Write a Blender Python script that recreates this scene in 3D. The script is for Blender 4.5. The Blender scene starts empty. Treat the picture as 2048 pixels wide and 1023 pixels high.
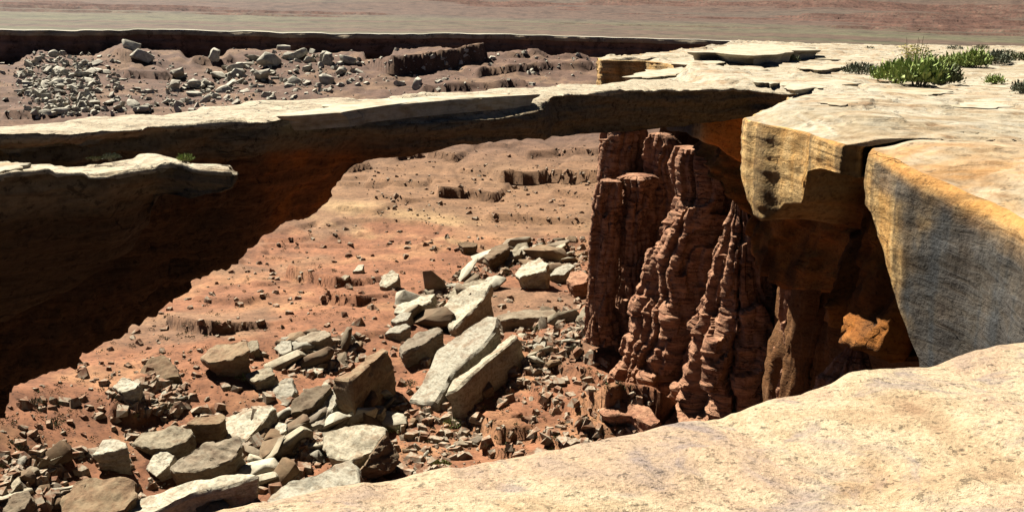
import bpy, bmesh, math, random
import numpy as np
from mathutils import Vector, Matrix

random.seed(7)
rng = np.random.default_rng(7)
scene = bpy.context.scene
col = scene.collection

# ------------------------------------------------------------------ camera, sky, sun, exposure
CAM = np.array([0.0, 0.0, 4.0])
FPX = 1774.0
PITCH = math.atan((511.5 - 48.0) / FPX)
ROLL = math.radians(1.1)
_f = np.array([0, math.cos(PITCH), -math.sin(PITCH)])
_u0 = np.array([0, math.sin(PITCH), math.cos(PITCH)])
_x = np.array([1.0, 0, 0])
_r = math.cos(ROLL) * _x + math.sin(ROLL) * _u0
_u = -math.sin(ROLL) * _x + math.cos(ROLL) * _u0
cam_data = bpy.data.cameras.new('camera')
cam_data.sensor_width = 36.0
cam_data.lens = 36.0 * FPX / 2048.0
cam_data.clip_start = 0.1
cam_data.clip_end = 8000.0
cam = bpy.data.objects.new('camera', cam_data)
cam.matrix_world = Matrix(((_r[0], _u[0], -_f[0], CAM[0]), (_r[1], _u[1], -_f[1], CAM[1]), (_r[2], _u[2], -_f[2], CAM[2]), (0, 0, 0, 1)))
col.objects.link(cam)
scene.camera = cam

SUN_EL = math.radians(50)
SUN_AZ = math.radians(-44)           # from +Y towards -X
S = np.array([math.sin(SUN_AZ) * math.cos(SUN_EL), math.cos(SUN_AZ) * math.cos(SUN_EL), math.sin(SUN_EL)])
world = bpy.data.worlds.new('World')
scene.world = world
world.use_nodes = True
wn = world.node_tree
bg = wn.nodes['Background']
sky = wn.nodes.new('ShaderNodeTexSky')
sky.sky_type = 'NISHITA'
sky.sun_disc = False
sky.sun_elevation = SUN_EL
sky.sun_rotation = SUN_AZ
sky.altitude = 1400
sky.air_density = 0.12
sky.dust_density = 0.1
sky.ozone_density = 1.0
wn.links.new(sky.outputs[0], bg.inputs[0])
bg.inputs[1].default_value = 0.05
sun_data = bpy.data.lights.new('sun', 'SUN')
sun_data.energy = 5.0
sun_data.angle = math.radians(0.5)
sun_data.color = (1.0, 0.95, 0.86)
sun = bpy.data.objects.new('sun', sun_data)
sun.rotation_euler = Vector(-S).to_track_quat('-Z', 'Y').to_euler()
sun.location = (-60, 40, 90)
col.objects.link(sun)
vs = scene.view_settings
vs.view_transform = 'Standard'
vs.look = 'None'
vs.exposure = 2.1
vs.gamma = 1.0
vs.use_curve_mapping = False
scene.cycles.max_bounces = 6
scene.cycles.diffuse_bounces = 1

# ------------------------------------------------------------------ helpers: rays, noise, meshes
def ray(px, py):
    return _f * FPX + _r * (px - 1024.0) - _u * (py - 511.5)
def at_z(px, py, z=0.0):
    d = ray(px, py); return CAM + d * ((z - CAM[2]) / d[2])
def at_d(px, py, dist):
    d = ray(px, py); return CAM + d * (dist / d[1])

def _hash(ix, iy, iz, seed):
    h = (ix.astype(np.int64) * 374761393 + iy.astype(np.int64) * 668265263 + iz.astype(np.int64) * 2147483647 + seed * 974634777) & 0xFFFFFFFF
    h = ((h ^ (h >> 13)) * 1274126177) & 0xFFFFFFFF
    h = ((h ^ (h >> 16)) * 2246822519) & 0xFFFFFFFF
    h = h ^ (h >> 15)
    return (h & 0xFFFFFF).astype(np.float64) / 0xFFFFFF
def vnoise(x, y, z, seed=0):
    x, y, z = np.broadcast_arrays(np.asarray(x, float), np.asarray(y, float), np.asarray(z, float))
    fx, fy, fz = np.floor(x), np.floor(y), np.floor(z)
    tx, ty, tz = x - fx, y - fy, z - fz
    tx = tx * tx * tx * (tx * (tx * 6 - 15) + 10); ty = ty * ty * ty * (ty * (ty * 6 - 15) + 10); tz = tz * tz * tz * (tz * (tz * 6 - 15) + 10)
    ix, iy, iz = fx.astype(np.int64), fy.astype(np.int64), fz.astype(np.int64)
    r = 0
    for dx in (0, 1):
        wx = tx if dx else 1 - tx
        for dy in (0, 1):
            wy = ty if dy else 1 - ty
            for dz in (0, 1):
                wz = tz if dz else 1 - tz
                r = r + wx * wy * wz * _hash(ix + dx, iy + dy, iz + dz, seed)
    return r * 2 - 1
def fbm(x, y, z, octv=4, seed=0, gain=0.5):
    a, s, f, t = 1.0, 0.0, 1.0, 0.0
    for o in range(octv):
        s = s + a * vnoise(np.asarray(x) * f + o * 17.3, np.asarray(y) * f - o * 9.1, np.asarray(z) * f + o * 5.7, seed + o)
        t += a; a *= gain; f *= 2.03
    return s / t
def sstep(a, b, x):
    t = np.clip((np.asarray(x, float) - a) / (b - a), 0, 1)
    return t * t * (3 - 2 * t)
def terrace(h, step, sharp=0.16, hold=0.0):
    k = np.floor(h / step); f = h / step - k
    return step * (k + sstep(0.5 - sharp, 0.5 + sharp, f) * (1 - hold) + f * hold)

def grid_normals(P, closed=False):
    if closed:
        Q = np.concatenate([P[:, -1:], P, P[:, :1]], 1)
        dv = (Q[:, 2:] - Q[:, :-2])
    else:
        dv = np.gradient(P, axis=1)
    du = np.gradient(P, axis=0)
    n = np.cross(du, dv)
    l = np.linalg.norm(n, axis=2, keepdims=True)
    return n / np.maximum(l, 1e-9)

def mesh_from(name, V, F, mat, smooth=True, attrs=None):
    """V (n,3), F (m,4) or (m,3) index arrays -> mesh datablock"""
    me = bpy.data.meshes.new(name)
    V = np.ascontiguousarray(V, dtype=np.float32); F = np.ascontiguousarray(F, dtype=np.int32)
    k = F.shape[1]
    me.vertices.add(len(V)); me.vertices.foreach_set('co', V.ravel())
    me.loops.add(F.size); me.loops.foreach_set('vertex_index', F.ravel())
    me.polygons.add(len(F)); me.polygons.foreach_set('loop_start', np.arange(0, F.size, k, dtype=np.int32))
    me.polygons.foreach_set('use_smooth', np.full(len(F), smooth, dtype=bool))
    me.update(calc_edges=True)
    me.validate()
    if attrs:
        for an, av in attrs.items():
            if av.ndim == 1:
                a = me.attributes.new(an, 'FLOAT', 'POINT'); a.data.foreach_set('value', np.ascontiguousarray(av, dtype=np.float32))
            else:
                a = me.attributes.new(an, 'FLOAT_VECTOR', 'POINT'); a.data.foreach_set('vector', np.ascontiguousarray(av, dtype=np.float32).ravel())
    if mat: me.materials.append(mat)
    return me
def link(name, me, parent=None, label=None, cat=None, group=None, kind=None):
    o = bpy.data.objects.new(name, me); col.objects.link(o)
    if parent: o.parent = parent
    if label: o['label'] = label
    if cat: o['category'] = cat
    if group: o['group'] = group
    if kind: o['kind'] = kind
    return o
def grid_faces(nu, nv, closed=False, flip=False):
    i = np.arange(nu - 1)[:, None]; m = nv if closed else nv - 1
    j = np.arange(m)[None, :]; j2 = (j + 1) % nv
    a = i * nv + j; b = (i + 1) * nv + j; c = (i + 1) * nv + j2; d = i * nv + j2
    F = np.stack([a, b, c, d], -1).reshape(-1, 4)
    return F[:, ::-1] if flip else F

# ------------------------------------------------------------------ materials (procedural)
def node_mat(name):
    m = bpy.data.materials.new(name); m.use_nodes = True
    nt = m.node_tree; b = nt.nodes['Principled BSDF']
    b.inputs['Roughness'].default_value = 0.95
    b.inputs['Specular IOR Level'].default_value = 0.12
    return m, nt, b
def N(nt, t, **kw):
    n = nt.nodes.new(t)
    for k, v in kw.items(): setattr(n, k, v)
    return n
def coords(nt, space, scale):
    if space == 'world':
        g = N(nt, 'ShaderNodeNewGeometry'); out = g.outputs['Position']
    else:
        g = N(nt, 'ShaderNodeTexCoord'); out = g.outputs['Object']
    mp = N(nt, 'ShaderNodeMapping'); mp.inputs['Scale'].default_value = scale
    nt.links.new(out, mp.inputs['Vector'])
    return mp.outputs[0]
def noise_node(nt, vec, scale, detail=6, rough=0.6, dist=0.0):
    n = N(nt, 'ShaderNodeTexNoise'); n.inputs['Scale'].default_value = scale
    n.inputs['Detail'].default_value = detail; n.inputs['Roughness'].default_value = rough; n.inputs['Distortion'].default_value = dist
    nt.links.new(vec, n.inputs['Vector'])
    return n.outputs['Fac']
def ramp_node(nt, fac, stops):
    r = N(nt, 'ShaderNodeValToRGB'); e = r.color_ramp.elements
    while len(e) < len(stops): e.new(0.5)
    for k, (p, c) in enumerate(stops):
        e[k].position = p; e[k].color = (*c, 1) if len(c) == 3 else c
    nt.links.new(fac, r.inputs[0])
    return r.outputs[0]
def mixc(nt, fac, a, b, mode='MIX'):
    m = N(nt, 'ShaderNodeMix', data_type='RGBA', blend_type=mode)
    for sock, v in ((m.inputs[0], fac), (m.inputs[6], a), (m.inputs[7], b)):
        if isinstance(v, (int, float)): sock.default_value = v
        elif isinstance(v, tuple): sock.default_value = (*v, 1)
        else: nt.links.new(v, sock)
    return m.outputs[2]
def mathn(nt, op, a, b=0.0):
    m = N(nt, 'ShaderNodeMath', operation=op)
    for s, v in ((m.inputs[0], a), (m.inputs[1], b)):
        if isinstance(v, (int, float)): s.default_value = v
        else: nt.links.new(v, s)
    return m.outputs[0]
def bump(nt, b, h, strength, dist):
    n = N(nt, 'ShaderNodeBump'); n.inputs['Strength'].default_value = strength; n.inputs['Distance'].default_value = dist
    nt.links.new(h, n.inputs['Height']); nt.links.new(n.outputs[0], b.inputs['Normal'])
def gv(v): return (v, v, v)
ALB = 0.30

def rock_mat(name, stops, sc=0.5, zs=1.0, space='world', grain=6.0, grain_amt=0.35, bump_d=0.05, bump_s=0.8, crack=0.0, crack_sc=0.7, crack_w=0.03, tint=None, patch=None, dist=0.6, pits=None, specks=None):
    """stops: colour ramp over layered noise; grain: fine light/dark speckle; tint: vertex colour attribute multiplied in"""
    m, nt, b = node_mat(name)
    v = coords(nt, space, (1, 1, zs))
    n1 = noise_node(nt, v, sc, 8, 0.62, dist)
    c = ramp_node(nt, n1, stops)
    if patch:
        v3 = coords(nt, space, (1, 1, 1))
        pf = ramp_node(nt, noise_node(nt, v3, patch[0], 5, 0.65, 0.8), [(patch[1], gv(0)), (patch[2], gv(1))])
        c = mixc(nt, mathn(nt, 'MULTIPLY', pf, patch[4] if len(patch) > 4 else 1.0), c, patch[3])
    v2 = coords(nt, space, (1, 1, 1))
    g = noise_node(nt, v2, grain, 4, 0.7)
    gr = ramp_node(nt, g, [(0.25, gv(1 - grain_amt)), (0.5, gv(1.0)), (0.78, gv(1 + grain_amt * 0.6))])
    c = mixc(nt, 1.0, c, gr, 'MULTIPLY')
    if space == 'object':
        oi = N(nt, 'ShaderNodeObjectInfo')
        c = mixc(nt, 1.0, c, ramp_node(nt, oi.outputs['Random'], [(0.0, (.55, .50, .44)), (0.35, (.88, .84, .78)), (0.65, (1.08, 1.08, 1.06)), (1.0, (.70, .70, .71))]), 'MULTIPLY')
    if pits:
        pn = noise_node(nt, v2, pits[0], 3, 0.8)
        pf = ramp_node(nt, pn, [(pits[1], gv(pits[2])), (pits[1] + 0.05, gv(1))])
        c = mixc(nt, 1.0, c, pf, 'MULTIPLY')
    if specks:
        sn = noise_node(nt, v2, specks[0], 3, 0.8)
        sf = ramp_node(nt, sn, [(specks[1], gv(1)), (specks[1] + 0.06, gv(specks[2]))])
        c = mixc(nt, 1.0, c, sf, 'MULTIPLY')
    if tint:
        a = N(nt, 'ShaderNodeAttribute', attribute_name=tint)
        c = mixc(nt, 1.0, c, a.outputs['Vector'], 'MULTIPLY')
    h = mathn(nt, 'ADD', mathn(nt, 'MULTIPLY', n1, 1.2), mathn(nt, 'MULTIPLY', g, 0.6))
    if crack > 0:
        vo = N(nt, 'ShaderNodeTexVoronoi', feature='DISTANCE_TO_EDGE'); vo.inputs['Scale'].default_value = crack_sc
        wv = N(nt, 'ShaderNodeVectorMath', operation='ADD')
        nn = N(nt, 'ShaderNodeTexNoise'); nn.inputs['Scale'].default_value = crack_sc * 2.2; nn.inputs['Detail'].default_value = 4
        nt.links.new(v2, nn.inputs['Vector']); nt.links.new(v, wv.inputs[0]); nt.links.new(nn.outputs['Color'], wv.inputs[1]); nt.links.new(wv.outputs[0], vo.inputs['Vector'])
        cr = ramp_node(nt, vo.outputs['Distance'], [(0.0, gv(0)), (crack_w, gv(1))])
        msk = ramp_node(nt, noise_node(nt, v2, crack_sc * 0.8, 2), [(0.5, gv(1)), (0.6, gv(0))])
        crm = mathn(nt, 'MAXIMUM', cr, msk)
        c = mixc(nt, crm, mixc(nt, 1.0, c, gv(1 - crack), 'MULTIPLY'), c)
        h = mathn(nt, 'ADD', h, mathn(nt, 'MULTIPLY', crm, 0.6))
    c = mixc(nt, 1.0, c, gv(ALB), 'MULTIPLY')
    nt.links.new(c, b.inputs['Base Color'])
    bump(nt, b, h, bump_s, bump_d)
    return m

CREAM = [(0.25, (.50, .40, .25)), (0.42, (.70, .61, .43)), (0.55, (.78, .70, .52)), (0.72, (.66, .52, .32))]
M = {}
M['rim_top'] = rock_mat('pale_rim_sandstone', [(0.32, (.36, .25, .14)), (0.41, (.60, .48, .31)), (0.50, (.74, .65, .48)), (0.58, (.66, .54, .36)), (0.68, (.44, .30, .17))], sc=0.34, zs=6, grain=1.6, grain_amt=0.45, bump_d=0.16, bump_s=1.0, pits=(1.1, 0.36, 0.55), tint='tint', patch=(0.35, 0.55, 0.70, (.50, .46, .36), 0.6))
M['fore'] = rock_mat('near_rim_sandstone', [(0.30, (.50, .32, .18)), (0.41, (.70, .51, .30)), (0.50, (.80, .63, .40)), (0.57, (.72, .51, .32)), (0.68, (.56, .41, .29))], sc=0.9, zs=3, grain=26, grain_amt=0.5, bump_d=0.04, bump_s=1.0, crack=0.0, pits=(14.0, 0.37, 0.45), specks=(20.0, 0.63, 1.3), patch=(1.3, 0.53, 0.64, (.40, .32, .29), 0.7))
M['arch'] = rock_mat('arch_sandstone', [(0.30, (.36, .27, .17)), (0.42, (.58, .48, .33)), (0.54, (.70, .61, .44)), (0.68, (.42, .34, .23))], sc=0.6, zs=5, grain=4.0, grain_amt=0.55, bump_d=0.12, bump_s=1.0, crack=0.5, crack_sc=0.4, crack_w=0.02, tint='tint', pits=(2.2, 0.37, 0.5))
M['cliff'] = rock_mat('streaked_caprock', [(0.25, (.40, .24, .10)), (0.42, (.58, .38, .16)), (0.56, (.62, .45, .22)), (0.75, (.42, .27, .12))], sc=0.45, zs=4.5, grain=5.0, grain_amt=0.5, bump_d=0.10, bump_s=1.0, tint='tint', crack=0.65, crack_sc=0.5, crack_w=0.014, pits=(3.5, 0.36, 0.55))
M['boulder'] = rock_mat('pale_boulder', [(0.26, (.36, .26, .16)), (0.40, (.62, .54, .39)), (0.54, (.80, .73, .55)), (0.70, (.46, .37, .25))], sc=0.6, zs=5, space='object', grain=3.0, grain_amt=0.55, bump_d=0.12, patch=(0.45, 0.49, 0.64, (.42, .27, .16), 0.7))
M['boulder_brown'] = rock_mat('brown_boulder', [(0.25, (.20, .11, .06)), (0.45, (.40, .26, .15)), (0.62, (.48, .36, .22)), (0.8, (.28, .17, .09))], sc=0.6, zs=2, space='object', grain=3.0, grain_amt=0.4, bump_d=0.12)
M['boulder_grey'] = rock_mat('grey_boulder', [(0.25, (.20, .13, .08)), (0.45, (.40, .31, .21)), (0.62, (.50, .42, .30)), (0.8, (.30, .21, .13))], sc=0.6, zs=3, space='object', grain=3.0, grain_amt=0.4, bump_d=0.12)
M['boulder_far'] = rock_mat('pale_far_stone', [(0.25, (.34, .27, .19)), (0.40, (.64, .57, .44)), (0.56, (.92, .85, .66)), (0.75, (.48, .38, .28))], sc=0.25, grain=0.8, grain_amt=0.4, bump_d=0.1)
M['spire'] = rock_mat('red_shale', [(0.25, (.28, .12, .062)), (0.42, (.50, .235, .13)), (0.56, (.72, .38, .215)), (0.75, (.37, .165, .09))], sc=0.35, zs=5.0, grain=1.6, grain_amt=0.5, bump_d=0.25, bump_s=1.0, crack=0.6, crack_sc=0.45, crack_w=0.03, pits=(1.3, 0.38, 0.55))
M['floor'] = rock_mat('red_canyon_soil', [(0.28, (.62, .58, .55)), (0.45, (.92, .90, .88)), (0.6, (1.08, 1.06, 1.05)), (0.78, (1.35, 1.30, 1.2))], sc=0.16, grain=1.3, grain_amt=0.5, bump_d=0.18, bump_s=0.6, tint='tint', dist=0.2, pits=(2.6, 0.37, 0.55), specks=(3.4, 0.63, 1.45))
M['far'] = rock_mat('far_slope', [(0.3, (.75, .75, .75)), (0.5, (1, 1, 1)), (0.7, (1.22, 1.2, 1.15))], sc=0.03, zs=4, grain=0.16, grain_amt=0.55, bump_d=1.0, bump_s=0.6, tint='tint', dist=0.2, pits=(0.22, 0.38, 0.55))
M['pebble'] = rock_mat('rubble_stone', [(0.34, (.30, .13, .07)), (0.46, (.46, .26, .15)), (0.56, (.66, .56, .40)), (0.66, (.36, .17, .09))], sc=0.9, grain=3.0, grain_amt=0.3, bump_d=0.02, dist=0.0)
def leaf_mat(name, stops):
    m, nt, b = node_mat(name)
    v = coords(nt, 'object', (1, 1, 1))
    n = noise_node(nt, v, 2.2, 4, 0.7)
    nt.links.new(ramp_node(nt, n, stops), b.inputs['Base Color'])
    b.inputs['Roughness'].default_value = 0.7
    return m
M['leaf'] = leaf_mat('green_foliage', [(0.3, (.08, .115, .03)), (0.5, (.18, .23, .065)), (0.7, (.27, .30, .10))])
M['leaf_grey'] = leaf_mat('sage_foliage', [(0.3, (.05, .057, .036)), (0.5, (.085, .095, .06)), (0.7, (.125, .13, .085))])
M['leaf_olive'] = leaf_mat('olive_foliage', [(0.3, (.04, .048, .02)), (0.5, (.07, .08, .034)), (0.7, (.105, .11, .05))])
M['flower'] = leaf_mat('yellow_flower', [(0.3, (.20, .18, .03)), (0.6, (.30, .26, .05))])
M['twig'] = leaf_mat('dry_twig', [(0.3, (.07, .055, .038)), (0.6, (.12, .10, .07))])

# ------------------------------------------------------------------ canyon floor (heightfield)
def prof(d):
    return np.interp(d, [0, 40, 60, 80, 106, 140, 172, 230, 290, 350, 395, 430, 520], [-39, -39, -38.5, -37.5, -36.5, -38, -39.5, -38, -30.5, -21, -13.5, -10, -10])
# cliff base height along the far rim, by image column
FARX = [-900, 0, 60, 130, 170, 230, 290, 345, 360, 430, 445, 550, 600, 700, 718, 725, 768, 775, 870, 900, 950, 1070, 1090, 1190, 1250, 1400, 1600, 2600]
FARY = [110, 118, 86, 96, 99, 74, 88, 90, 107, 109, 86, 86, 92, 94, 94, 138, 136, 92, 90, 106, 92, 92, 106, 102, 110, 104, 100, 110]
def col_of(x, y):      # image column of a ground direction, near the far rim
    return 1024 + FPX * np.asarray(x) / (np.asarray(y) * math.cos(PITCH))
RIMX = [-900, -300, 0, 150, 350, 430, 560, 700, 900, 1100, 1300, 1500, 1650, 1800, 2100, 2600]
RIMY = [50, 57, 60, 62, 59, 62, 66, 68, 66.5, 71, 77, 83, 90, 97, 104, 112]
RIMD = [300, 360, 385, 400, 425, 430, 430, 430, 440, 445, 440, 430, 425, 430, 450, 480]
def far_d(x, y):
    return np.interp(col_of(x, y), RIMX, RIMD)

def base_floor(x, y):
    rd = far_d(x, y)
    yy = y * (430.0 / rd) ** sstep(180, 330, y)
    z = prof(yy)
    cpx = col_of(x, y)
    zb = np.array([at_d(a, b + 13, np.interp(a, RIMX, RIMD))[2] for a, b in zip(FARX, FARY)])
    zb = np.interp(cpx, FARX, zb)
    z = z + (zb - z) * sstep(375, 428, yy)
    z = z + 7.5 * np.exp(-((x - 17) / 13.0) ** 2 - ((y - 108) / 13.0) ** 2)
    z = z + 3.0 * np.exp(-((x - 12) / 9.0) ** 2 - ((y - 82) / 6.0) ** 2)
    z = z + 10 * sstep(24, 45, x) * sstep(130, 60, y) + 16 * sstep(-28, -60, x) * sstep(110, 50, y)
    near = sstep(330, 200, y)
    z = z + 2.2 * fbm(x / 34, y / 34, 0, 4, 11) * near + 3.0 * fbm(x / 60, y / 60, 0, 4, 12) * (1 - near) * sstep(430, 390, yy)
    return z
na, nd = 600, 660
A = np.linspace(-0.86, 0.78, na)
D = 26.0 * (500.0 / 26.0) ** np.linspace(0, 1, nd)
AA, DD = np.meshgrid(A, D, indexing='ij')
FX, FY = AA * DD, DD
FZ = base_floor(FX, FY)
def floor_at(x, y, Z=None):
    Z = FZ if Z is None else Z
    x = np.asarray(x, float); y = np.maximum(np.asarray(y, float), 27.0)
    ia = np.clip((x / y - A[0]) / (A[1] - A[0]), 0, na - 1.001)
    idd = np.clip(np.log(y / D[0]) / math.log(D[-1] / D[0]) * (nd - 1), 0, nd - 1.001)
    i, j = ia.astype(int), idd.astype(int); fa, fd = ia - i, idd - j
    return (Z[i, j] * (1 - fa) * (1 - fd) + Z[i + 1, j] * fa * (1 - fd) + Z[i, j + 1] * (1 - fa) * fd + Z[i + 1, j + 1] * fa * fd)
TT = np.exp(np.linspace(math.log(40), math.log(495), 900))
def hit(px, py, Z=None):
    """where the line of sight through a pixel meets the canyon floor"""
    px = np.atleast_1d(np.asarray(px, float)); py = np.atleast_1d(np.asarray(py, float))
    out = np.zeros((len(px), 3))
    for s in range(0, len(px), 400):
        d = _f[None] * FPX + _r[None] * (px[s:s + 400, None] - 1024) - _u[None] * (py[s:s + 400, None] - 511.5)
        d = d / d[:, 1:2]
        X = d[:, 0:1] * TT[None]; Zr = CAM[2] + d[:, 2:3] * TT[None]
        below = Zr < floor_at(X, np.broadcast_to(TT[None], X.shape), Z)
        k = np.where(below.any(1), below.argmax(1), len(TT) - 1)
        t = TT[k]
        out[s:s + 400] = np.stack([d[:, 0] * t, t, np.zeros_like(t)], 1)
    out[:, 2] = floor_at(out[:, 0], out[:, 1], Z)
    return out
# ledges: (pixel polyline of the dark foot, height, how far the bench runs back)
LEDGES = [
    ([(1000, 372), (1100, 366), (1200, 370)], 2.6, 16), ([(1055, 318), (1120, 314), (1200, 320)], 1.6, 14),
    ([(872, 393), (930, 398), (990, 406)], 2.0, 12), ([(740, 402), (800, 410)], 1.0, 10), ([(910, 345), (985, 352)], .9, 8),
    ([(790, 322), (850, 318), (910, 325)], 2.0, 10), ([(690, 345), (745, 338)], 1.6, 8), ([(1090, 392), (1200, 404)], 1.2, 10),
    ([(560, 556), (610, 568), (660, 582)], 1.7, 9), ([(648, 602), (722, 610)], 1.4, 7), ([(470, 560), (520, 575)], .6, 5),
    ([(335, 652), (380, 660), (425, 672)], 1.5, 6), ([(205, 806), (215, 840), (250, 862)], 1.1, 4),
    ([(940, 856), (985, 872), (1000, 886)], 1.1, 5), ([(1195, 838), (1240, 826), (1290, 836), (1315, 852)], 2.6, 6),
    ([(960, 440), (1190, 446)], .9, 10), ([(660, 420), (760, 430)], .8, 10), ([(720, 372), (860, 378)], .9, 10), ([(940, 300), (1050, 296)], .9, 10), ([(380, 600), (480, 612)], .7, 6), ([(560, 470), (640, 445)], .5, 6), ([(820, 500), (960, 507)], .5, 8), ([(700, 470), (860, 480)], .4, 8),
    ([(778, 152), (850, 146), (930, 136), (980, 126)], 6.0, 26), ([(950, 158), (1080, 142), (1195, 138)], 2.6, 16), ([(840, 186), (960, 180), (1060, 176)], 2.2, 14),
    ([(245, 158), (300, 160), (345, 158)], 2.6, 14), ([(255, 128), (300, 126)], 3.0, 14), ([(360, 180), (440, 178)], 1.6, 12), ([(0, 238), (100, 240)], 1.6, 12), ([(380, 130), (470, 126)], 2.2, 14), ([(1000, 116), (1190, 120)], 2.0, 14), ([(560, 120), (640, 118)], 1.6, 12),
]
base0 = FZ.copy()
jag = fbm(FX / 9, FY / 9, 0, 2, 31) * 2.2
def ledge_bump(x, y, jg, line, h, run):
    W = hit([p[0] for p in line], [p[1] for p in line], base0)
    best = np.zeros_like(x)
    for k in range(len(W) - 1):
        a, b = W[k][:2], W[k + 1][:2]
        L = np.hypot(*(b - a)); t = (b - a) / L; n = np.array([-t[1], t[0]])
        if n[1] < 0: n = -n
        s = (x - a[0]) * t[0] + (y - a[1]) * t[1]
        q = (x - a[0]) * n[0] + (y - a[1]) * n[1] + jg * min(1.0, h)
        end0 = 1 if k > 0 else 0; end1 = 1 if k < len(W) - 2 else 0
        w = sstep(-0.05 * L if end0 else 0, 0.001 if end0 else 0.10 * L, s) * sstep(L * 1.05 if end1 else L, L * 0.999 if end1 else 0.90 * L, s)
        best = np.maximum(best, w * sstep(0, max(0.4, 0.005 * W[0][1]), q) * np.exp(-np.maximum(q, 0) / run))
    return best * h
for line, h, run in LEDGES:
    FZ = FZ + ledge_bump(FX, FY, jag, line, h * 1.35, run)
near = sstep(330, 200, FY)
tz = FZ + 1.3 * fbm(FX / 38, FY / 12, 0, 2, 33)
msk = sstep(0.0, 0.2, fbm(FX / 40, FY / 26, 0, 3, 41))
FZ = FZ + (terrace(tz, 1.25, 0.05) - tz) * msk * np.interp(FY, [60, 140, 180, 300], [.8, .8, .5, .7])
rough = fbm(FX / 4.5, FY / 4.5, 0, 5, 21, 0.5)
FZ = FZ + rough * np.interp(FY, [30, 60, 140, 170, 250, 330], [0, .5, .5, .25, .3, 1.0])
# soil colours: red soil, grey-mauve beds, tan bench lines, olive flats
cR, cO, cG, cT, cV, cF = (np.array(c) for c in ((.405, .178, .088), (.53, .268, .13), (.33, .20, .115), (.68, .45, .22), (.37, .212, .11), (.21, .12, .078)))
def lerpc(c, d, f): return c + (d - c) * f[..., None]
zn = fbm(FX / 22, FY / 22, 0, 4, 51); zn2 = fbm(FX / 9, FY / 9, 0, 5, 52)
C = np.broadcast_to(cR, FX.shape + (3,)).copy()
C = lerpc(C, cO, sstep(0.02, 0.35, zn2))
C = lerpc(C, cG, sstep(0.0, 0.3, zn) * 0.7)
W = hit([600, 700, 850, 1000, 1180], [432, 458, 478, 506, 512], base0)
line_d = np.interp(FX / FY, W[:, 0] / W[:, 1], W[:, 1])
dd = FY - line_d + 5 * zn2
C = lerpc(C, cV, sstep(4, 22, dd) * 0.85)
C = lerpc(C, cT, np.exp(-(dd / 3.0) ** 2) * 0.6 * sstep(-0.35, 0.2, zn2))
C = lerpc(C, cT, np.exp(-((dd - 16) / 7.0) ** 2) * 0.75 * sstep(-0.15, 0.25, zn))
C = lerpc(C, cF, sstep(235, 300, FY))
C = lerpc(C, cG, sstep(270, 330, FY) * sstep(0.0, 0.3, zn2) * 0.8)
zn3 = fbm(FX / 2.4, FY / 2.4, 0, 4, 53, 0.65)
C = C * (1 + 0.42 * zn3)[..., None]
floor_me = mesh_from('canyon_floor', np.stack([FX, FY, FZ], -1).reshape(-1, 3), grid_faces(na, nd), M['floor'], True, {'tint': C.reshape(-1, 3)})
link('canyon_floor', floor_me, kind='structure')

# ------------------------------------------------------------------ far rim, plain and slopes beyond it
nt_ = 400
cx = np.linspace(-900, 2600, nt_)
rimP = np.array([at_d(a, b, c) for a, b, c in zip(cx, np.interp(cx, RIMX, RIMY), np.interp(cx, RIMX, RIMD))])
wob = 7 * fbm(cx / 90, 0, 3, 4, 61) + 2.5 * fbm(cx / 16, 0, 5, 3, 62)
scal = (rimP[:, 1] + wob) / rimP[:, 1]
rimP = CAM + (rimP - CAM) * scal[:, None]
rimP[:, 2] += 0.5 * fbm(cx / 35, 0, 9, 3, 63)
# cliff face under the far rim: a swept profile
zprof = np.concatenate([np.linspace(0, -2.2, 8), np.linspace(-2.4, -22, 30)])
Pf = np.zeros((nt_, len(zprof), 3))
for j, z in enumerate(zprof):
    back = 0.25 * (-z) * 0.15 + (1.6 if z < -2.3 else 0) + 0.9 * vnoise(cx * 0, 0, z * 0.9, 64)
    off = back + (1.4 * fbm(cx / 14, 0, z * 0.5, 4, 65) + 2.4 * fbm(cx / 40, 0, z * 0.12, 3, 66)) * sstep(0, -3, z)
    dirn = rimP[:, :2] / np.linalg.norm(rimP[:, :2], axis=1, keepdims=True)
    Pf[:, j, :2] = rimP[:, :2] + dirn * off[:, None]
    Pf[:, j, 2] = rimP[:, 2] + z
tintf = np.where((zprof > -2.3)[None, :, None], np.array([.60, .48, .32]), np.array([.44, .25, .165])) * (1 + 0.25 * fbm(Pf[..., 0] / 9, Pf[..., 1] / 9, Pf[..., 2] / 1.2, 4, 67))[..., None]
fr = link('far_rim_cliff', mesh_from('far_rim_cliff', Pf.reshape(-1, 3), grid_faces(nt_, len(zprof), flip=True), M['far'], True, {'tint': tintf.reshape(-1, 3)}), kind='structure')
# plain and stepped slopes
wr = np.concatenate([[0, 1.5, 4], 8 * (400 / 8.0) ** np.linspace(0, 1, 90)[:-1], np.arange(400, 1400, 3.2), 1500 * (2600 / 1500.0) ** np.linspace(0, 1, 60)])
dirn = rimP[:, :2] / np.linalg.norm(rimP[:, :2], axis=1, keepdims=True)
PX = rimP[:, None, 0] + dirn[:, None, 0] * wr[None]; PY = rimP[:, None, 1] + dirn[:, None, 1] * wr[None]
rise = np.interp(wr, [0, 100, 300, 520, 800, 1100, 1400, 1700, 2000, 2600], [0, .6, 3.0, 7.5, 17, 36, 62, 108, 200, 420])
nz = fbm(PX / 260, PY / 260, 0, 4, 71)
H = rise[None] + nz * np.interp(wr, [0, 150, 600, 1200, 2600], [0, .8, 4, 9, 40])[None] + 0.25 * fbm(PX / 12, PY / 12, 0, 3, 72) * sstep(6, 30, wr)[None]
am = sstep(350, 700, wr)[None]
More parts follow.
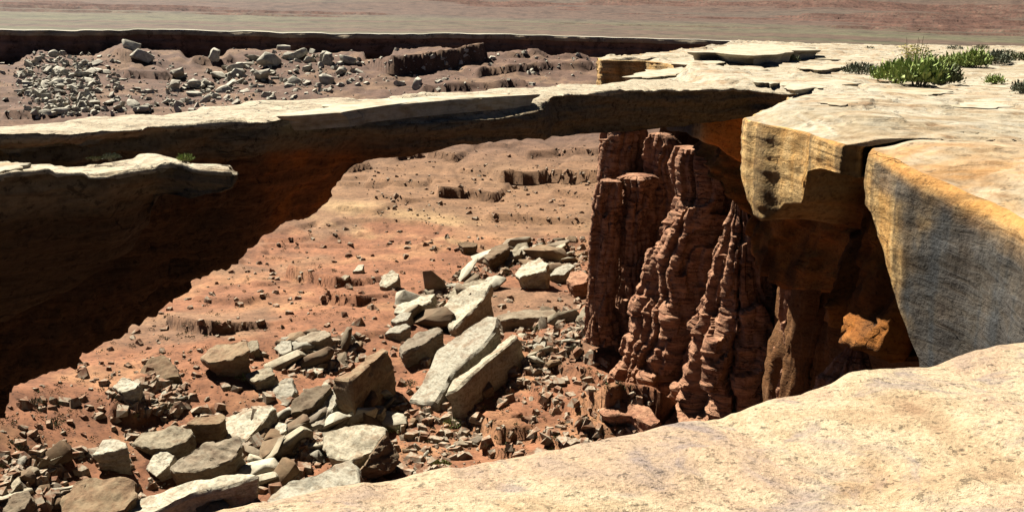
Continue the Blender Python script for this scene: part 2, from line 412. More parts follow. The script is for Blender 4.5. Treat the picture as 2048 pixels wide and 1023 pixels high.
H = H + (terrace(H + 1.6 * fbm(PX / 70, PY / 70, 0, 3, 78), 4.2, 0.012) - H) * am * sstep(-0.05, 0.25, fbm(PX / 260, PY / 160, 0, 3, 73)) * 0.85
PZ = rimP[:, None, 2] + H
cA, cB, cC, cD = (np.array(c) for c in ((.205, .178, .102), (.175, .125, .088), (.19, .112, .078), (.85, .78, .60)))
C2 = np.broadcast_to(cA, PX.shape + (3,)).copy()
b1 = fbm(PX / 700, PY / 90, 0, 4, 74)
C2 = lerpc(C2, cB, sstep(330, 800, wr[None] + 260 * b1))
C2 = lerpc(C2, cC, sstep(0.05, 0.35, fbm(PX / 500, PY / 120, 0, 4, 75)) * 0.8)
C2 = lerpc(C2, np.array([.165, .165, .082]), sstep(0.0, 0.3, fbm(PX / 160, PY / 50, 0, 4, 76)) * 0.6 * sstep(700, 200, wr)[None])
C2 = lerpc(C2, cD, sstep(18, 3, wr[None] + 8 * fbm(PX / 20, PY / 20, 0, 3, 77)))
C2 = C2 * (1 - 0.38 * sstep(0.15, 0.5, fbm(PX / 9, PY / 22, 0, 3, 79)) * sstep(20, 60, wr)[None])[..., None]
slope_tone = sstep(1.0, 4.0, np.abs(np.gradient(PZ, axis=1)) / np.gradient(wr)[None] * 10)
C2 = lerpc(C2, np.array([.24, .12, .085]), slope_tone * am * 0.8)
link('desert_plain', mesh_from('desert_plain', np.stack([PX, PY, PZ], -1).reshape(-1, 3), grid_faces(nt_, len(wr)), M['far'], True, {'tint': C2.reshape(-1, 3)}), kind='structure')

# ------------------------------------------------------------------ solids built column by column (arch, ledge)
def column_solid(cols, n, lean, ztop, back_off, nf=46, nts=14, nb=12, nbo=10):
    """cols: px x, back edge y, flat edge y, shoulder y, shoulder drop, foot y. Returns closed loops P[n, k, 3] and a part id per loop vertex"""
    c = np.array(cols, float)
    x = np.linspace(c[0, 0], c[-1, 0], n)
    yb, yf, ys, zs, yo = (np.interp(x, c[:, 0], c[:, k]) for k in range(1, 6))
    ln = np.interp(x, c[:, 0], c[:, 6]) if c.shape[1] > 6 else np.full(n, lean)
    loops = []
    for i in range(n):
        B = at_z(x[i], yb[i], ztop); Fl = at_z(x[i], yf[i], ztop); Sh = at_z(x[i], ys[i], ztop + zs[i])
        foot_z = at_d(x[i], yo[i], Sh[1] + ln[i])
        tt = np.linspace(0, 1, nf)
        face = np.array([at_d(x[i], ys[i] + (yo[i] - ys[i]) * t, Sh[1] + ln[i] * t ** 1.5) for t in tt])[::-1]
        sh = Sh + (Fl - Sh) * np.linspace(0, 1, 9)[1:, None]
        top = Fl + (B - Fl) * np.linspace(0, 1, nts)[1:, None]
        Bb = foot_z + np.array(back_off) * min(1.0, max(0.08, (Sh[2] - foot_z[2] - 0.6) / 3.0)); Bb[2] = max(Bb[2], foot_z[2]) + 0.2
        if Bb[1] < B[1] + 0.5: Bb[:2] = Bb[:2] + (B[:2] - Bb[:2]) * 0.9
        bk = B + (Bb - B) * np.linspace(0, 1, nb)[1:, None]
        bo = Bb + (foot_z - Bb) * np.linspace(0, 1, nbo)[1:-1, None]
        loops.append(np.concatenate([face, sh, top, bk, bo]))
    P = np.array(loops)
    part = np.concatenate([np.zeros(nf), np.ones(8), np.full(nts - 1, 2), np.full(nb - 1, 3), np.full(nbo - 2, 4)])
    return P, part
def strata_disp(P, amp, seed, zf=2.2, lump=1.0, closed=True, weight=1.0, lay=0.8):
    nrm = grid_normals(P, closed)
    x, y, z = P[..., 0], P[..., 1], P[..., 2]
    warp = 0.5 * fbm(x / 6, y / 6, z / 6, 3, seed + 5)
    s = vnoise(x / 9, y / 9, z * zf + warp * 2, seed) + 0.6 * vnoise(x / 5, y / 5, z * zf * 2.3 + warp * 3, seed + 1)
    s = terrace(s, 0.5, 0.2)
    d = amp * (lay * s + lump * fbm(x / 1.8, y / 1.8, z / 1.1, 5, seed + 2, 0.6) + 0.7 * lump * fbm(x / 5, y / 5, z / 3, 3, seed + 3))
    return P + nrm * (d * weight)[..., None]
def cap_ends(P):
    c0 = np.repeat(P[:1].mean(1, keepdims=True), P.shape[1], 1); c1 = np.repeat(P[-1:].mean(1, keepdims=True), P.shape[1], 1)
    return np.concatenate([c0, P, c1], 0)

ARCH = [(-1300, 320, 380, 388, -.3, 2000, 8), (-700, 290, 325, 333, -.3, 1330, 8), (-300, 265, 300, 308, -.3, 1010, 8), (0, 252, 278, 287, -.3, 800, 8), (100, 246, 274, 283, -.3, 746, 8), (200, 239, 266, 278, -.3, 692, 8), (300, 230, 260, 272, -.3, 640, 8),
        (400, 214, 256, 268, -.3, 562, 8), (500, 208, 248, 262, -.3, 492, 7.5), (600, 206, 232, 258, -.5, 432, 7), (650, 204, 226, 258, -.6, 402, 6), (690, 202, 224, 258, -.7, 352, 4), (730, 199, 221, 256, -.7, 323, 2), (800, 195, 217, 252, -.7, 311, 1.2),
        (900, 188, 211, 244, -.7, 296, 1.0), (1000, 180, 203, 236, -.6, 284, 1.0), (1080, 175, 199, 220, -.4, 277, 1.0), (1094, 174, 198, 216, -.4, 276, .8), (1100, 173, 193, 196, -.1, 275.5, .3), (1200, 165, 187, 190, -.1, 269, .5), (1300, 152, 183, 186, -.1, 263, .8),
        (1420, 143, 179, 182, -.1, 247, .6), (1500, 136, 178, 181, -.1, 232, .5), (1560, 132, 184, 187, -.1, 215, .3), (1640, 130, 190, 193, -.1, 215, .3)]
P, part = column_solid(ARCH, 640, 1.0, 0.0, (-3.0, 7.0, 0.6))
Praw = P.copy()
wgt = np.where(part[None] == 2, 0.35, 1.0) * np.ones(P.shape[:2]) * (1 + 1.6 * sstep(640, 420, np.linspace(ARCH[0][0], ARCH[-1][0], 640))[:, None] * (part != 2)[None] * (part != 1)[None])
P = strata_disp(P, 0.20, 101, 1.7, 1.2, weight=wgt)
top_m = (part == 2)[None] | (part == 1)[None]
lift = terrace(0.32 * fbm(P[..., 0] / 5, P[..., 1] / 5, 0, 4, 111), 0.13, 0.12)
P[..., 2] += lift * top_m * 0.9
# colours: pale top, brown-grey varnished front darkened further for shade, rusty red plus painted glow under the left shoulder
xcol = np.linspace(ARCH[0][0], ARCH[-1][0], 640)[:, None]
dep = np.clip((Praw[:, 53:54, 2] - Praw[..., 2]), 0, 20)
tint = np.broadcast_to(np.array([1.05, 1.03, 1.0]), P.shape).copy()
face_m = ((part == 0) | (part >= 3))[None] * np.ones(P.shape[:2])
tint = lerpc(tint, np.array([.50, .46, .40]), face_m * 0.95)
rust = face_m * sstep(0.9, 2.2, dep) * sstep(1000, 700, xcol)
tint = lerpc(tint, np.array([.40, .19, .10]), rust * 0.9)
tint = lerpc(tint, np.array([1.0, .42, .13]), rust * sstep(500, 560, xcol) * sstep(740, 660, xcol) * sstep(1.2, 2.0, dep) * (0.25 + 0.6 * sstep(-.1, .3, fbm(P[..., 0] / 1.2, P[..., 1] / 1.2, P[..., 2] / 2.5, 4, 161))))  # orange bounce light painted into the shaded recess below the left shoulder
tint = lerpc(tint, np.array([.20, .145, .11]), face_m * sstep(560, 440, xcol) * sstep(2, 4, dep) * 0.8)  # deep shade of the left wall painted in as a darker tint
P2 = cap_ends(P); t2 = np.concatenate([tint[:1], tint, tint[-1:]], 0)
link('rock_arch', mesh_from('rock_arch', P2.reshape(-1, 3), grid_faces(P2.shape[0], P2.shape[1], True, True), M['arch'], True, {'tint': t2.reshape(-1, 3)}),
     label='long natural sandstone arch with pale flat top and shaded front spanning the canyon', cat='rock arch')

LEDGE = [(-1100, 360, 600, 604, -.1, 2400, 3), (-700, 345, 470, 474, -.1, 1700, 3), (-300, 330, 400, 404, -.1, 950, 3), (0, 321, 361, 364, -.1, 640, 3.5), (108, 317, 350, 353, -.1, 592, 3.5), (217, 315, 345, 348, -.1, 535, 3.2), (262, 308, 337, 341, -.1, 500, 3.0), (296, 305, 333, 336, -.1, 450, 2.6),
         (316, 307, 331, 334, -.1, 398, 1.0), (347, 315, 330, 333, -.08, 398, .7), (385, 325, 334, 337, -.08, 399, .6), (440, 326, 337, 341, -.1, 391, .4), (462, 328, 338, 343, -.12, 380, .2), (470, 332, 340, 346, -.15, 366, .1)]
P, part = column_solid(LEDGE, 420, 1.0, 0.0, (-3.0, 3.5, 0.4))
wgt = np.where(part[None] == 2, 0.35, 1.0) * np.ones(P.shape[:2])
Praw = P.copy()
P = strata_disp(P, 0.13, 141, 2.4, 1.1, weight=wgt)
lift = terrace(0.3 * fbm(P[..., 0] / 3.2, P[..., 1] / 3.2, 0, 4, 151), 0.12, 0.12)
P[..., 2] += lift * ((part == 2) | (part == 1))[None]
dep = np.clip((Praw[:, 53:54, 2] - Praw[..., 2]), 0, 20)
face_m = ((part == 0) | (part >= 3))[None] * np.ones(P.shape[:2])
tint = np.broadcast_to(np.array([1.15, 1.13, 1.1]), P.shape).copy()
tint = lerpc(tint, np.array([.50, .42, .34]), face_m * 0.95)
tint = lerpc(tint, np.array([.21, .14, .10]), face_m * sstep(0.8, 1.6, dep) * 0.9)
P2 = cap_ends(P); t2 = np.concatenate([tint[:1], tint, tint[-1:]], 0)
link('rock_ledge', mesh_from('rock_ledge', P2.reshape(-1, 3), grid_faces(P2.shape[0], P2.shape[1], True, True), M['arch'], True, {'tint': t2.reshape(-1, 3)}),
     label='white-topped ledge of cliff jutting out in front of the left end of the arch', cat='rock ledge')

# ------------------------------------------------------------------ right-hand plateau: swept rim, overhangs and alcove
#  px, py (or world x,y when tagged), rim z, cap height, undercut, second-wall lean, depth of the second lip
E = []
def e(px, py, z, Hh, U, U2=4.0, lip=7.0): 
    p = at_z(px, py, z); E.append((p[0], p[1], z, Hh, U, U2, lip))
def ew(x, y, z, Hh, U, U2=4.0, lip=7.0): E.append((x, y, z, Hh, U, U2, lip))
ew(16, 3, -1.1, 30, 1, 6, 30.5); ew(12.8, 10, -1.1, 26, 1, 6, 26.5)
e(2300, 556, -1.1, 20, 1, 6, 20.5); e(2048, 436, -1.0, 13, 1, 8, 13.5); e(1950, 390, -0.8, 9.0, 1.5, 9, 9.6); e(1895, 364, -0.6, 6.0, 2.5, 9, 6.6); e(1850, 345, -0.45, 4.8, 4.0, 9, 6.3); e(1800, 322, -0.28, 3.5, 5.5, 9, 6.5); e(1765, 306, -0.2, 2.2, 6.5, 9, 9)
e(1747, 300, -0.18, 2.0, 5.0, 9, 9); e(1752, 281, -0.2, 1.5, 3.6, 9, 9); e(1732, 293, -0.15, 1.2, 3.2, 9, 8.6); e(1690, 289, -0.1, 1.1, 3.0, 9, 8.4); e(1650, 277, -0.1, 1.2, 2.8, 9, 8.4); e(1626, 269, -0.1, 1.5, 2.6, 9, 8.4)
e(1614, 265, -0.1, 3.0, 2.4, 9, 8.4); e(1580, 257, -0.1, 3.3, 3.4, 9, 8.4); e(1545, 250, -0.1, 4.3, 4.6, 9, 8.6); e(1522, 245, -0.1, 4.2, 5.4, 9, 8.6); e(1500, 240, -0.1, 3.0, 6.0, 9, 9); e(1490, 235, -0.1, 2.6, 6.4, 9, 9)
ew(11.8, 44, -0.1, 2.8, 6.8, 9, 10); ew(15.5, 52, -0.1, 3.4, 6, 9, 11); ew(19.0, 60, -0.1, 5.0, 5, 9, 14); ew(17.0, 63.0, -0.1, 5.6, 5, 9, 15); ew(14.6, 65.5, -0.1, 4.2, 6, 9, 14); ew(13.2, 69, -0.1, 3.8, 7, 9, 11)
ew(12.6, 73, -0.1, 4.0, 5, 9, 8); ew(14.5, 80, -0.1, 4.6, 3, 9, 6.5); ew(17.5, 90, -0.1, 4.6, 1.5, 11, 5.5); ew(17, 106, 0.0, 4.0, 1.5, 11, 5); ew(15.6, 109, 0.0, 3.4, 1.2, 11, 4.4); ew(13, 109.5, 0.0, 3.4, 1.2, 11, 4.4); ew(10.6, 110, 0.0, 3.4, 1.2, 11, 4.4)
ew(10.4, 116, 0.0, 4, 1.2, 8, 5); ew(24, 142, 0.3, 5, 1.5, 8, 8); ew(38, 177, 0.6, 5, 1.5, 3, 8); ew(62, 236, 0.7, 5, 1.5, 3, 8); ew(92, 246, 0.3, 5, 1.5, 3, 8); ew(130, 262, 0.0, 5, 1.5, 3, 8); ew(220, 285, 0.0, 5, 1.5, 3, 8)
E = np.array(E)
seg = np.hypot(np.diff(E[:, 0]), np.diff(E[:, 1])); cum = np.concatenate([[0], np.cumsum(seg)])
# sample density follows apparent size
dens = 1.0 / np.maximum(np.hypot(E[:, 0], E[:, 1]), 12); fine = np.linspace(0, cum[-1], 6000)
acc = np.cumsum(np.interp(fine, cum, dens)); acc = (acc - acc[0]) / (acc[-1] - acc[0])
ns = 860
tpos = np.interp(np.linspace(0, 1, ns), acc, fine)
Q = np.stack([np.interp(tpos, cum, E[:, k]) for k in range(7)], 1)
tan = np.gradient(Q[:, :2], axis=0); tan /= np.linalg.norm(tan, axis=1, keepdims=True)
ker = np.hanning(13); ker /= ker.sum()
tan = np.stack([np.convolve(np.pad(tan[:, k], 6, mode='edge'), ker, 'valid') for k in (0, 1)], 1); tan /= np.linalg.norm(tan, axis=1, keepdims=True)
nomask = ~((Q[:, 1] > 31) & (Q[:, 1] < 36.6) & (np.arange(ns) < 0.5 * ns))
tan = np.stack([np.interp(np.arange(ns), np.arange(ns)[nomask], tan[nomask, k]) for k in (0, 1)], 1)
ker = np.hanning(61); ker /= ker.sum()
tan = np.stack([np.convolve(np.pad(tan[:, k], 30, mode='edge'), ker, 'valid') for k in (0, 1)], 1); tan /= np.linalg.norm(tan, axis=1, keepdims=True)
out = np.stack([-tan[:, 1], tan[:, 0]], 1)
jit = 0.22 * fbm(Q[:, 0] / 1.6, Q[:, 1] / 1.6, 0, 4, 201) * np.clip(Q[:, 1] / 30, 0.5, 4)
Q[:, 0] += out[:, 0] * jit; Q[:, 1] += out[:, 1] * jit
prof_rows = []
def sweep(off, dz): prof_rows.append((off, dz))
z0, Hc, U, U2, lip = Q[:, 2], Q[:, 3], Q[:, 4], Q[:, 5], np.maximum(Q[:, 6], Q[:, 3] + 0.4)
zero = np.zeros(ns)
rl = np.interp(Q[:, 1], [3, 28, 34, 60], [0.45, 0.40, 0.12, 0.14])
for t in np.linspace(0, 1, 8): sweep(rl * np.sin(t * 1.57), -rl * 1.1 * (1 - np.cos(t * 1.57)))
for t in np.linspace(0, 1, 38)[1:]: sweep(rl - 0.10 * Hc * t ** 2 * 0.5, -rl * 1.1 - (Hc - rl * 1.1) * t)
bo = rl - 0.05 * Hc
for t in np.linspace(0, 1, 14)[1:]: sweep(bo - U * t, -Hc - 0.12 * U * t ** 3 + zero)
bo2 = bo - U; bz2 = -Hc - 0.12 * U
for t in np.linspace(0, 1, 26)[1:]: sweep(bo2 - 0.2 + 1.3 * t ** 2 * np.clip(U / 4, 0, 1), bz2 + (-lip - bz2) * t)
bo3 = bo2 - 0.2 + 1.3 * np.clip(U / 4, 0, 1)
for t in np.linspace(0, 1, 10)[1:]: sweep(bo3 - U2 * t, -lip - 0.15 * U2 * t ** 3)
bo4 = bo3 - U2; bz4 = -lip - 0.15 * U2
for t in np.linspace(0, 1, 46)[1:]: sweep(bo4 + 1.5 * t, bz4 + (-42 - bz4) * t)
nr = len(prof_rows)
PW = np.zeros((ns, nr, 3))
for j, (o, dz) in enumerate(prof_rows):
    PW[:, j, :2] = Q[:, :2] + out * o[:, None]; PW[:, j, 2] = z0 + dz
rowid = np.arange(nr)[None] * np.ones((ns, 1))
capm = sstep(46.5, 44, rowid); 
PWr = PW.copy()
PW = strata_disp(PW, 0.11, 211, 4.0, 1.0, lay=0.28, closed=False, weight=sstep(0, 7, rowid) * np.clip(np.hypot(PW[..., 0], PW[..., 1]) / 40, 0.55, 2.0))
low = sstep(80, 90, rowid)
flute = fbm(PW[..., 0] / 1.1, PW[..., 1] / 1.1, PW[..., 2] / 14, 4, 221)
flute2 = fbm(PW[..., 0] / .35, PW[..., 1] / .35, PW[..., 2] / 6, 3, 222)
PW[..., :2] += out[:, None] * ((flute * 1.6 + flute2 * 0.4) * low)[..., None]
midr = sstep(46, 52, rowid) * sstep(86, 82, rowid)
tt_ = tpos[:, None] + 0 * rowid
wcell = tt_ / 1.3 + 0.5 * fbm(tt_ / 3, PW[..., 2] / 5, 0, 3, 225)
cellh = _hash(np.floor(wcell).astype(int), np.floor(PW[..., 2] / 3.2 + 0.4 * np.floor(wcell)).astype(int), np.zeros(rowid.shape, int), 226)
PW[..., :2] += out[:, None] * (((cellh - 0.5) * 0.9 + 0.45 * fbm(tt_ / .5, PW[..., 2] / .6, 0, 4, 227)) * midr)[..., None]
# colours
pxc = 1024 + FPX * PWr[..., 0] / np.maximum(PWr[..., 1], 1)
stre = fbm(PWr[..., 0] / 0.35 + PWr[..., 1] / 0.35, PWr[..., 1] / 3.0, PWr[..., 2] / 7.0, 4, 231)
tn = np.broadcast_to(np.array([1.42, 1.30, 1.12]), PW.shape).copy()
tn = lerpc(tn, np.array([.40, .36, .31]), sstep(0.0, 0.3, stre) * capm * 0.8)
tn = lerpc(tn, np.array([1.3, 1.0, .6]), sstep(-0.05, -0.4, stre) * capm * 0.7)
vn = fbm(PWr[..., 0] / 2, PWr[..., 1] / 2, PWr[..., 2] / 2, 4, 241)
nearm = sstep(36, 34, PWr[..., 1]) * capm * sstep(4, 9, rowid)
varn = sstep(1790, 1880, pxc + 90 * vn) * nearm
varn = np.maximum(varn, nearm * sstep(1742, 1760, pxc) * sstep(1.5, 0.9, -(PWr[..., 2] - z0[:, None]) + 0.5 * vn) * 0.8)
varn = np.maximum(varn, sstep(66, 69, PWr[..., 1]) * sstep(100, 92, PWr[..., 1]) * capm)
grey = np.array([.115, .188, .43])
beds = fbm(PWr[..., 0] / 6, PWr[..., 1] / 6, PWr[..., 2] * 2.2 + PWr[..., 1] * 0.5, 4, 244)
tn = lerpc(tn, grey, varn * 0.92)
tn = tn * (1 + 0.55 * beds * capm)[..., None]
tn = lerpc(tn, np.array([1.25, .85, .5]), sstep(9, 3, rowid) * sstep(36, 34, PWr[..., 1]) * (0.35 + 0.5 * sstep(-.2, .25, beds)))
mid = sstep(50, 58, rowid) * (1 - low)
tn = lerpc(tn, np.array([2.1, 1.0, .30]), sstep(59, 61, PWr[..., 1]) * sstep(67, 65.5, PWr[..., 1]) * capm)  # warm bounce light painted as bright orange on the face the arch shades
tn = lerpc(tn, np.array([.95, .46, .15]), mid * 0.95)
tn = lerpc(tn, np.array([.30, .17, .10]), mid * sstep(-.05, .3, fbm(PWr[..., 0] / 1.5, PWr[..., 1] / 1.5, PWr[..., 2] / 5, 4, 243)) * 0.85)
tn = lerpc(tn, np.array([.42, .26, .20]), low * 0.95)
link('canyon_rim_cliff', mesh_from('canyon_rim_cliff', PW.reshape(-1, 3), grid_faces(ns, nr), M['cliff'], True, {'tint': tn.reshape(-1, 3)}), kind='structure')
# top surface of the plateau, ruled from the rim inwards
inner = np.stack([np.interp(Q[:, 1], [3, 20, 40, 60, 75, 111, 142, 177, 236, 262, 285], [70, 70, 85, 95, 105, 150, 190, 230, 300, 330, 360]),
                  np.interp(tpos, [0, cum[-1]], [-6, 330])], 1)
inner[:, 1] = np.interp(tpos, cum, np.interp(E[:, 1] + np.arange(len(E)) * 0.01, [3, 60, 111, 285], [-8, 58, 125, 330]))
inner[:, 1] = np.maximum.accumulate(inner[:, 1] + np.linspace(0, 1, ns))
nw = 210
w = np.linspace(0, 1, nw) ** 2.2
PT = np.zeros((ns, nw, 3))
PT[..., :2] = Q[:, None, :2] * (1 - w)[None, :, None] + inner[:, None] * w[None, :, None]
dist_in = np.hypot(PT[..., 0] - Q[:, None, 0], PT[..., 1] - Q[:, None, 1])
x, y = PT[..., 0], PT[..., 1]
zr = z0[:, None] * (1 - np.clip(dist_in / np.interp(Q[:, 1], [20, 34], [7.0, 3.5])[:, None], 0, 1)) ** 1.6
hum = 0.5 * fbm(x / 14, y / 14, 0, 4, 251) + 0.25 * fbm(x / 4, y / 7, 0, 4, 252) + 0.16
hum = 0.2 * hum + 0.8 * terrace(hum, 0.24, 0.012)
hum2 = terrace(0.35 * fbm(x / 7 + 5, y / 3.5, 0, 4, 254), 0.12, 0.015); hum = hum + 0.7 * hum2
big = 0.7 * np.exp(-((x - 52) / 22) ** 2 - ((y - 195) / 30) ** 2) + 0.8 * np.exp(-((x - 14) / 5) ** 2 - ((y - 82) / 8) ** 2)
PT[..., 2] = zr + (hum * np.interp(y, [0, 40, 100, 200], [.8, 1.0, 1.2, 1.3]) + big) * sstep(0, 1.6, dist_in) + 0.03 * fbm(x / .7, y / .7, 0, 3, 253) * sstep(0, .5, dist_in)
bed = fbm(x / 3.0 + 2, y / 1.2, PT[..., 2] * 2, 4, 255)
tr = np.broadcast_to(np.array([1.0, 1.0, 1.0]), PT.shape).copy()
tr = lerpc(tr, np.array([.95, .62, .34]), sstep(9, 1, dist_in) * sstep(36, 30, y) * (0.35 + 0.65 * sstep(-0.3, 0.2, bed)))
tr = lerpc(tr, np.array([.86, .66, .50]), sstep(0.12, 0.35, bed) * 0.6)
tr = lerpc(tr, np.array([.70, .66, .58]), sstep(0.15, 0.4, fbm(x / 8, y / 5, 0, 4, 256)) * 0.5)
link('canyon_rim', mesh_from('canyon_rim', PT.reshape(-1, 3), grid_faces(ns, nw, flip=True), M['rim_top'], True, {'tint': tr.reshape(-1, 3)}), kind='structure')

# ------------------------------------------------------------------ the near rim the picture is taken from
FG = [(-1800, 1900, 2.6), (-600, 1330, 3.0), (-100, 1170, 3.4), (300, 1068, 3.8), (520, 1020, 4.2), (700, 984, 4.6), (900, 954, 5.0), (1000, 938, 5.2), (1100, 915, 5.4), (1200, 893, 5.6), (1330, 862, 5.9), (1440, 848, 6.1), (1530, 814, 6.3), (1650, 778, 6.6), (1700, 752, 6.7), (1800, 743, 6.9), (1870, 733, 7.1), (1950, 712, 7.3), (2048, 688, 7.6), (2300, 620, 8.2), (2900, 480, 9.5)]
FG = np.array(FG, float)
nfx, nfw = 540, 200
fx = np.linspace(FG[0, 0], FG[-1, 0], nfx)
Ed = np.array([at_d(a, b, c) for a, b, c in zip(fx, np.interp(fx, FG[:, 0], FG[:, 1]) + 7 * fbm(fx / 55, 0, 0, 4, 309), np.interp(fx, FG[:, 0], FG[:, 2]))])
In = np.stack([np.linspace(-5, 12, nfx), np.full(nfx, -4.0), np.full(nfx, 2.6)], 1)
w = np.linspace(0, 1, nfw)
PFg = np.zeros((nfx, nfw + 40, 3))
top = Ed[:, None, :] * (1 - w)[None, :, None] + In[:, None, :] * w[None, :, None]
topz = Ed[:, None, 2] + (2.45 - Ed[:, None, 2]) * (w[None] ** 0.85)
x, y = top[..., 0], top[..., 1]
rel = 0.12 * fbm(x / 1.6, y / 1.6, 0, 4, 301) + 0.06 * terrace(1.6 * fbm(x / 1.3 + 0.4 * y, y / 0.9, 0, 4, 302), 0.4, 0.06) + 0.018 * fbm(x / .16, y / .16, 0, 4, 303)
crk = np.abs(fbm(x / 1.1, y / 1.1, 0, 3, 304)); rel -= 0.02 * sstep(0.02, 0.0, crk)
pit = sstep(0.55, 0.75, vnoise(x / .09, y / .09, 0, 305)) * sstep(0.1, 0.4, fbm(x / .8, y / .8, 0, 2, 306)); rel -= 0.018 * pit
top[..., 2] = topz + rel * (0.35 + 0.65 * sstep(0, 0.12, w))[None]
PFg[:, 40:] = top
od = Ed[:, :2] / np.linalg.norm(Ed[:, :2], axis=1, keepdims=True)
e0 = top[:, 0]
for j in range(40):
    k = 40 - j
    a = min(1.0, k / 8.0)
    drop = 0.25 * (1 - math.cos(a * 1.5)) + max(0, k - 8) ** 2 * 0.032
    offp = 0.3 * math.sin(a * 1.5) - 0.02 * max(0, k - 8)
    PFg[:, j, :2] = e0[:, :2] + od * offp; PFg[:, j, 2] = e0[:, 2] - drop
PFg[:, :40] += (0.03 * fbm(PFg[:, :40, 0] / .4, PFg[:, :40, 1] / .4, PFg[:, :40, 2] / .25, 4, 307))[..., None] * sstep(40, 34, np.arange(40))[None, :, None]
link('near_rim', mesh_from('near_rim', PFg.reshape(-1, 3), grid_faces(nfx, nfw + 40), M['fore'], True), kind='structure')

# ------------------------------------------------------------------ red shale spires under the rim
def spire(name, rows, d, label, seed, depth=0.9, ledge=0.16, flute=0.22, yaw=0.0):
    r = np.array(rows, float)
    nz_, na_ = int(np.clip((r[-1, 0] - r[0, 0]) / 1.9, 60, 290)), 112
    py = np.linspace(r[0, 0], r[-1, 0], nz_)
    xl, xr = np.interp(py, r[:, 0], r[:, 1]), np.interp(py, r[:, 0], r[:, 2])
    Lw = np.array([at_d(a, b, d) for a, b in zip(xl, py)]); Rw = np.array([at_d(a, b, d) for a, b in zip(xr, py)])
    cen = (Lw + Rw) / 2; rad = np.linalg.norm(Rw - Lw, axis=1) / 2
    th = np.linspace(0, 2 * math.pi, na_, endpoint=False)
    c, s = np.cos(th)[None], np.sin(th)[None]
    z = np.repeat(cen[:, 2:3], na_, 1)
    bx, by = cen[:, 0:1] + rad[:, None] * c, cen[:, 1:2] + rad[:, None] * s * depth
    wz = z + 0.35 * fbm(bx / 5, by / 5, z / 5, 2, 7)
    st = 0.7 * vnoise(bx * 0.03, by * 0.03, wz * 0.62, 77) + 0.55 * vnoise(bx * 0.06, by * 0.06, wz * 1.7, 78) + 0.25 * vnoise(bx * 0.3, by * 0.3, wz * 3.1, 79)
    st = 0.3 * st + 0.7 * terrace(st, 0.36, 0.07)
    ang = th[None] + 0.35 * fbm(bx / 4, by / 4, z / 4, 3, seed + 8) + 0 * z
    gul = np.abs(vnoise(np.cos(ang) * 1.9 + seed, np.sin(ang) * 1.9, z * 0.035, seed + 2))
    gul = np.clip(gul * 3.0, 0, 1) ** 0.5 - 0.75
    kz = wz / 2.3 + 0.9 * vnoise(wz * 0.23, 0 * z, 0 * z, 80); kc = np.floor(kz + 0.6 * vnoise(ang * 2, 0, 0 * z, seed + 9))
    cell = ang / 6.2832 * 13 + 0.5 * (kc % 2) + 0.3 * vnoise(kc, 0, 0, seed + 10)
    ci = np.floor(cell); cf = cell - ci; zf_ = kz - np.floor(kz)
    blk = 1.25 * (_hash(ci.astype(int) % 13, kc.astype(int), kc.astype(int) * 0, seed) - 0.5) * (np.sin(np.pi * cf) ** 0.15) + 0.30 * (np.sin(np.pi * cf) ** 0.22 * np.sin(np.pi * np.clip(zf_, 0, 1)) ** 0.16 - 0.85)
    kn = fbm(bx / 1.5, by / 1.5, z / 1.1, 5, seed + 3, 0.6)
    rr = rad[:, None] * (1 + ledge * 0.62 * st + flute * 1.35 * gul) + np.clip(rad[:, None] / 2.2, 0.25, 1.1) * (0.95 * blk + 0.26 * kn)
    rr = np.maximum(rr, rad[:, None] * 0.3)
    P = np.stack([cen[:, 0:1] + rr * c, cen[:, 1:2] + rr * s * depth, z + 0.25 * fbm(bx / 2, by / 2, z, 2, seed + 4)], -1)
    topc = np.repeat(P[:1].mean(1, keepdims=True) + np.array([0, 0, 0.15]), na_, 1)
    ring = P[:1] * 0.55 + topc * 0.45; ring[..., 2] = P[:1, :, 2] + 0.12
    P = np.concatenate([topc, ring, P], 0)
    sm = mesh_from(name, P.reshape(-1, 3), grid_faces(P.shape[0], na_, True), M['spire'], True); sm.set_sharp_from_angle(angle=math.radians(24))
    return link(name, sm, label=label, cat='rock spire', group='red rock spires below the rim')
spire('rock_spire', [(235, 1212, 1288), (265, 1210, 1290), (310, 1207, 1286), (350, 1203, 1284), (430, 1196, 1280), (520, 1192, 1272), (600, 1185, 1265), (720, 1180, 1275)], 106, 'tallest dark red pillar at the far left of the spires, its top behind the arch', 401)
spire('rock_spire', [(350, 1246, 1306), (356, 1238, 1313), (372, 1240, 1312), (380, 1246, 1306), (450, 1238, 1304), (520, 1240, 1300), (590, 1236, 1300), (680, 1230, 1310)], 100, 'blunt flat-capped red column in front of the tallest pillar', 411, flute=0.18)
spire('rock_spire', [(360, 1198, 1242), (380, 1192, 1244), (450, 1184, 1240), (540, 1180, 1232), (600, 1176, 1228), (680, 1168, 1236)], 99, 'slender banded red column at the left edge of the spire group', 421, flute=0.15)
spire('rock_spire', [(268, 1296, 1345), (300, 1290, 1372), (360, 1290, 1380), (450, 1296, 1372), (560, 1290, 1370), (660, 1280, 1370)], 102, 'narrow dark red fin between the tallest pillar and the broad buttress', 431)
spire('rock_spire', [(296, 1362, 1440), (330, 1350, 1458), (390, 1356, 1462), (440, 1338, 1452), (500, 1312, 1436), (560, 1298, 1430), (620, 1276, 1424), (690, 1250, 1406), (760, 1236, 1398), (840, 1220, 1410)], 92, 'broad leaning red buttress in the middle of the spires', 441, flute=0.3)
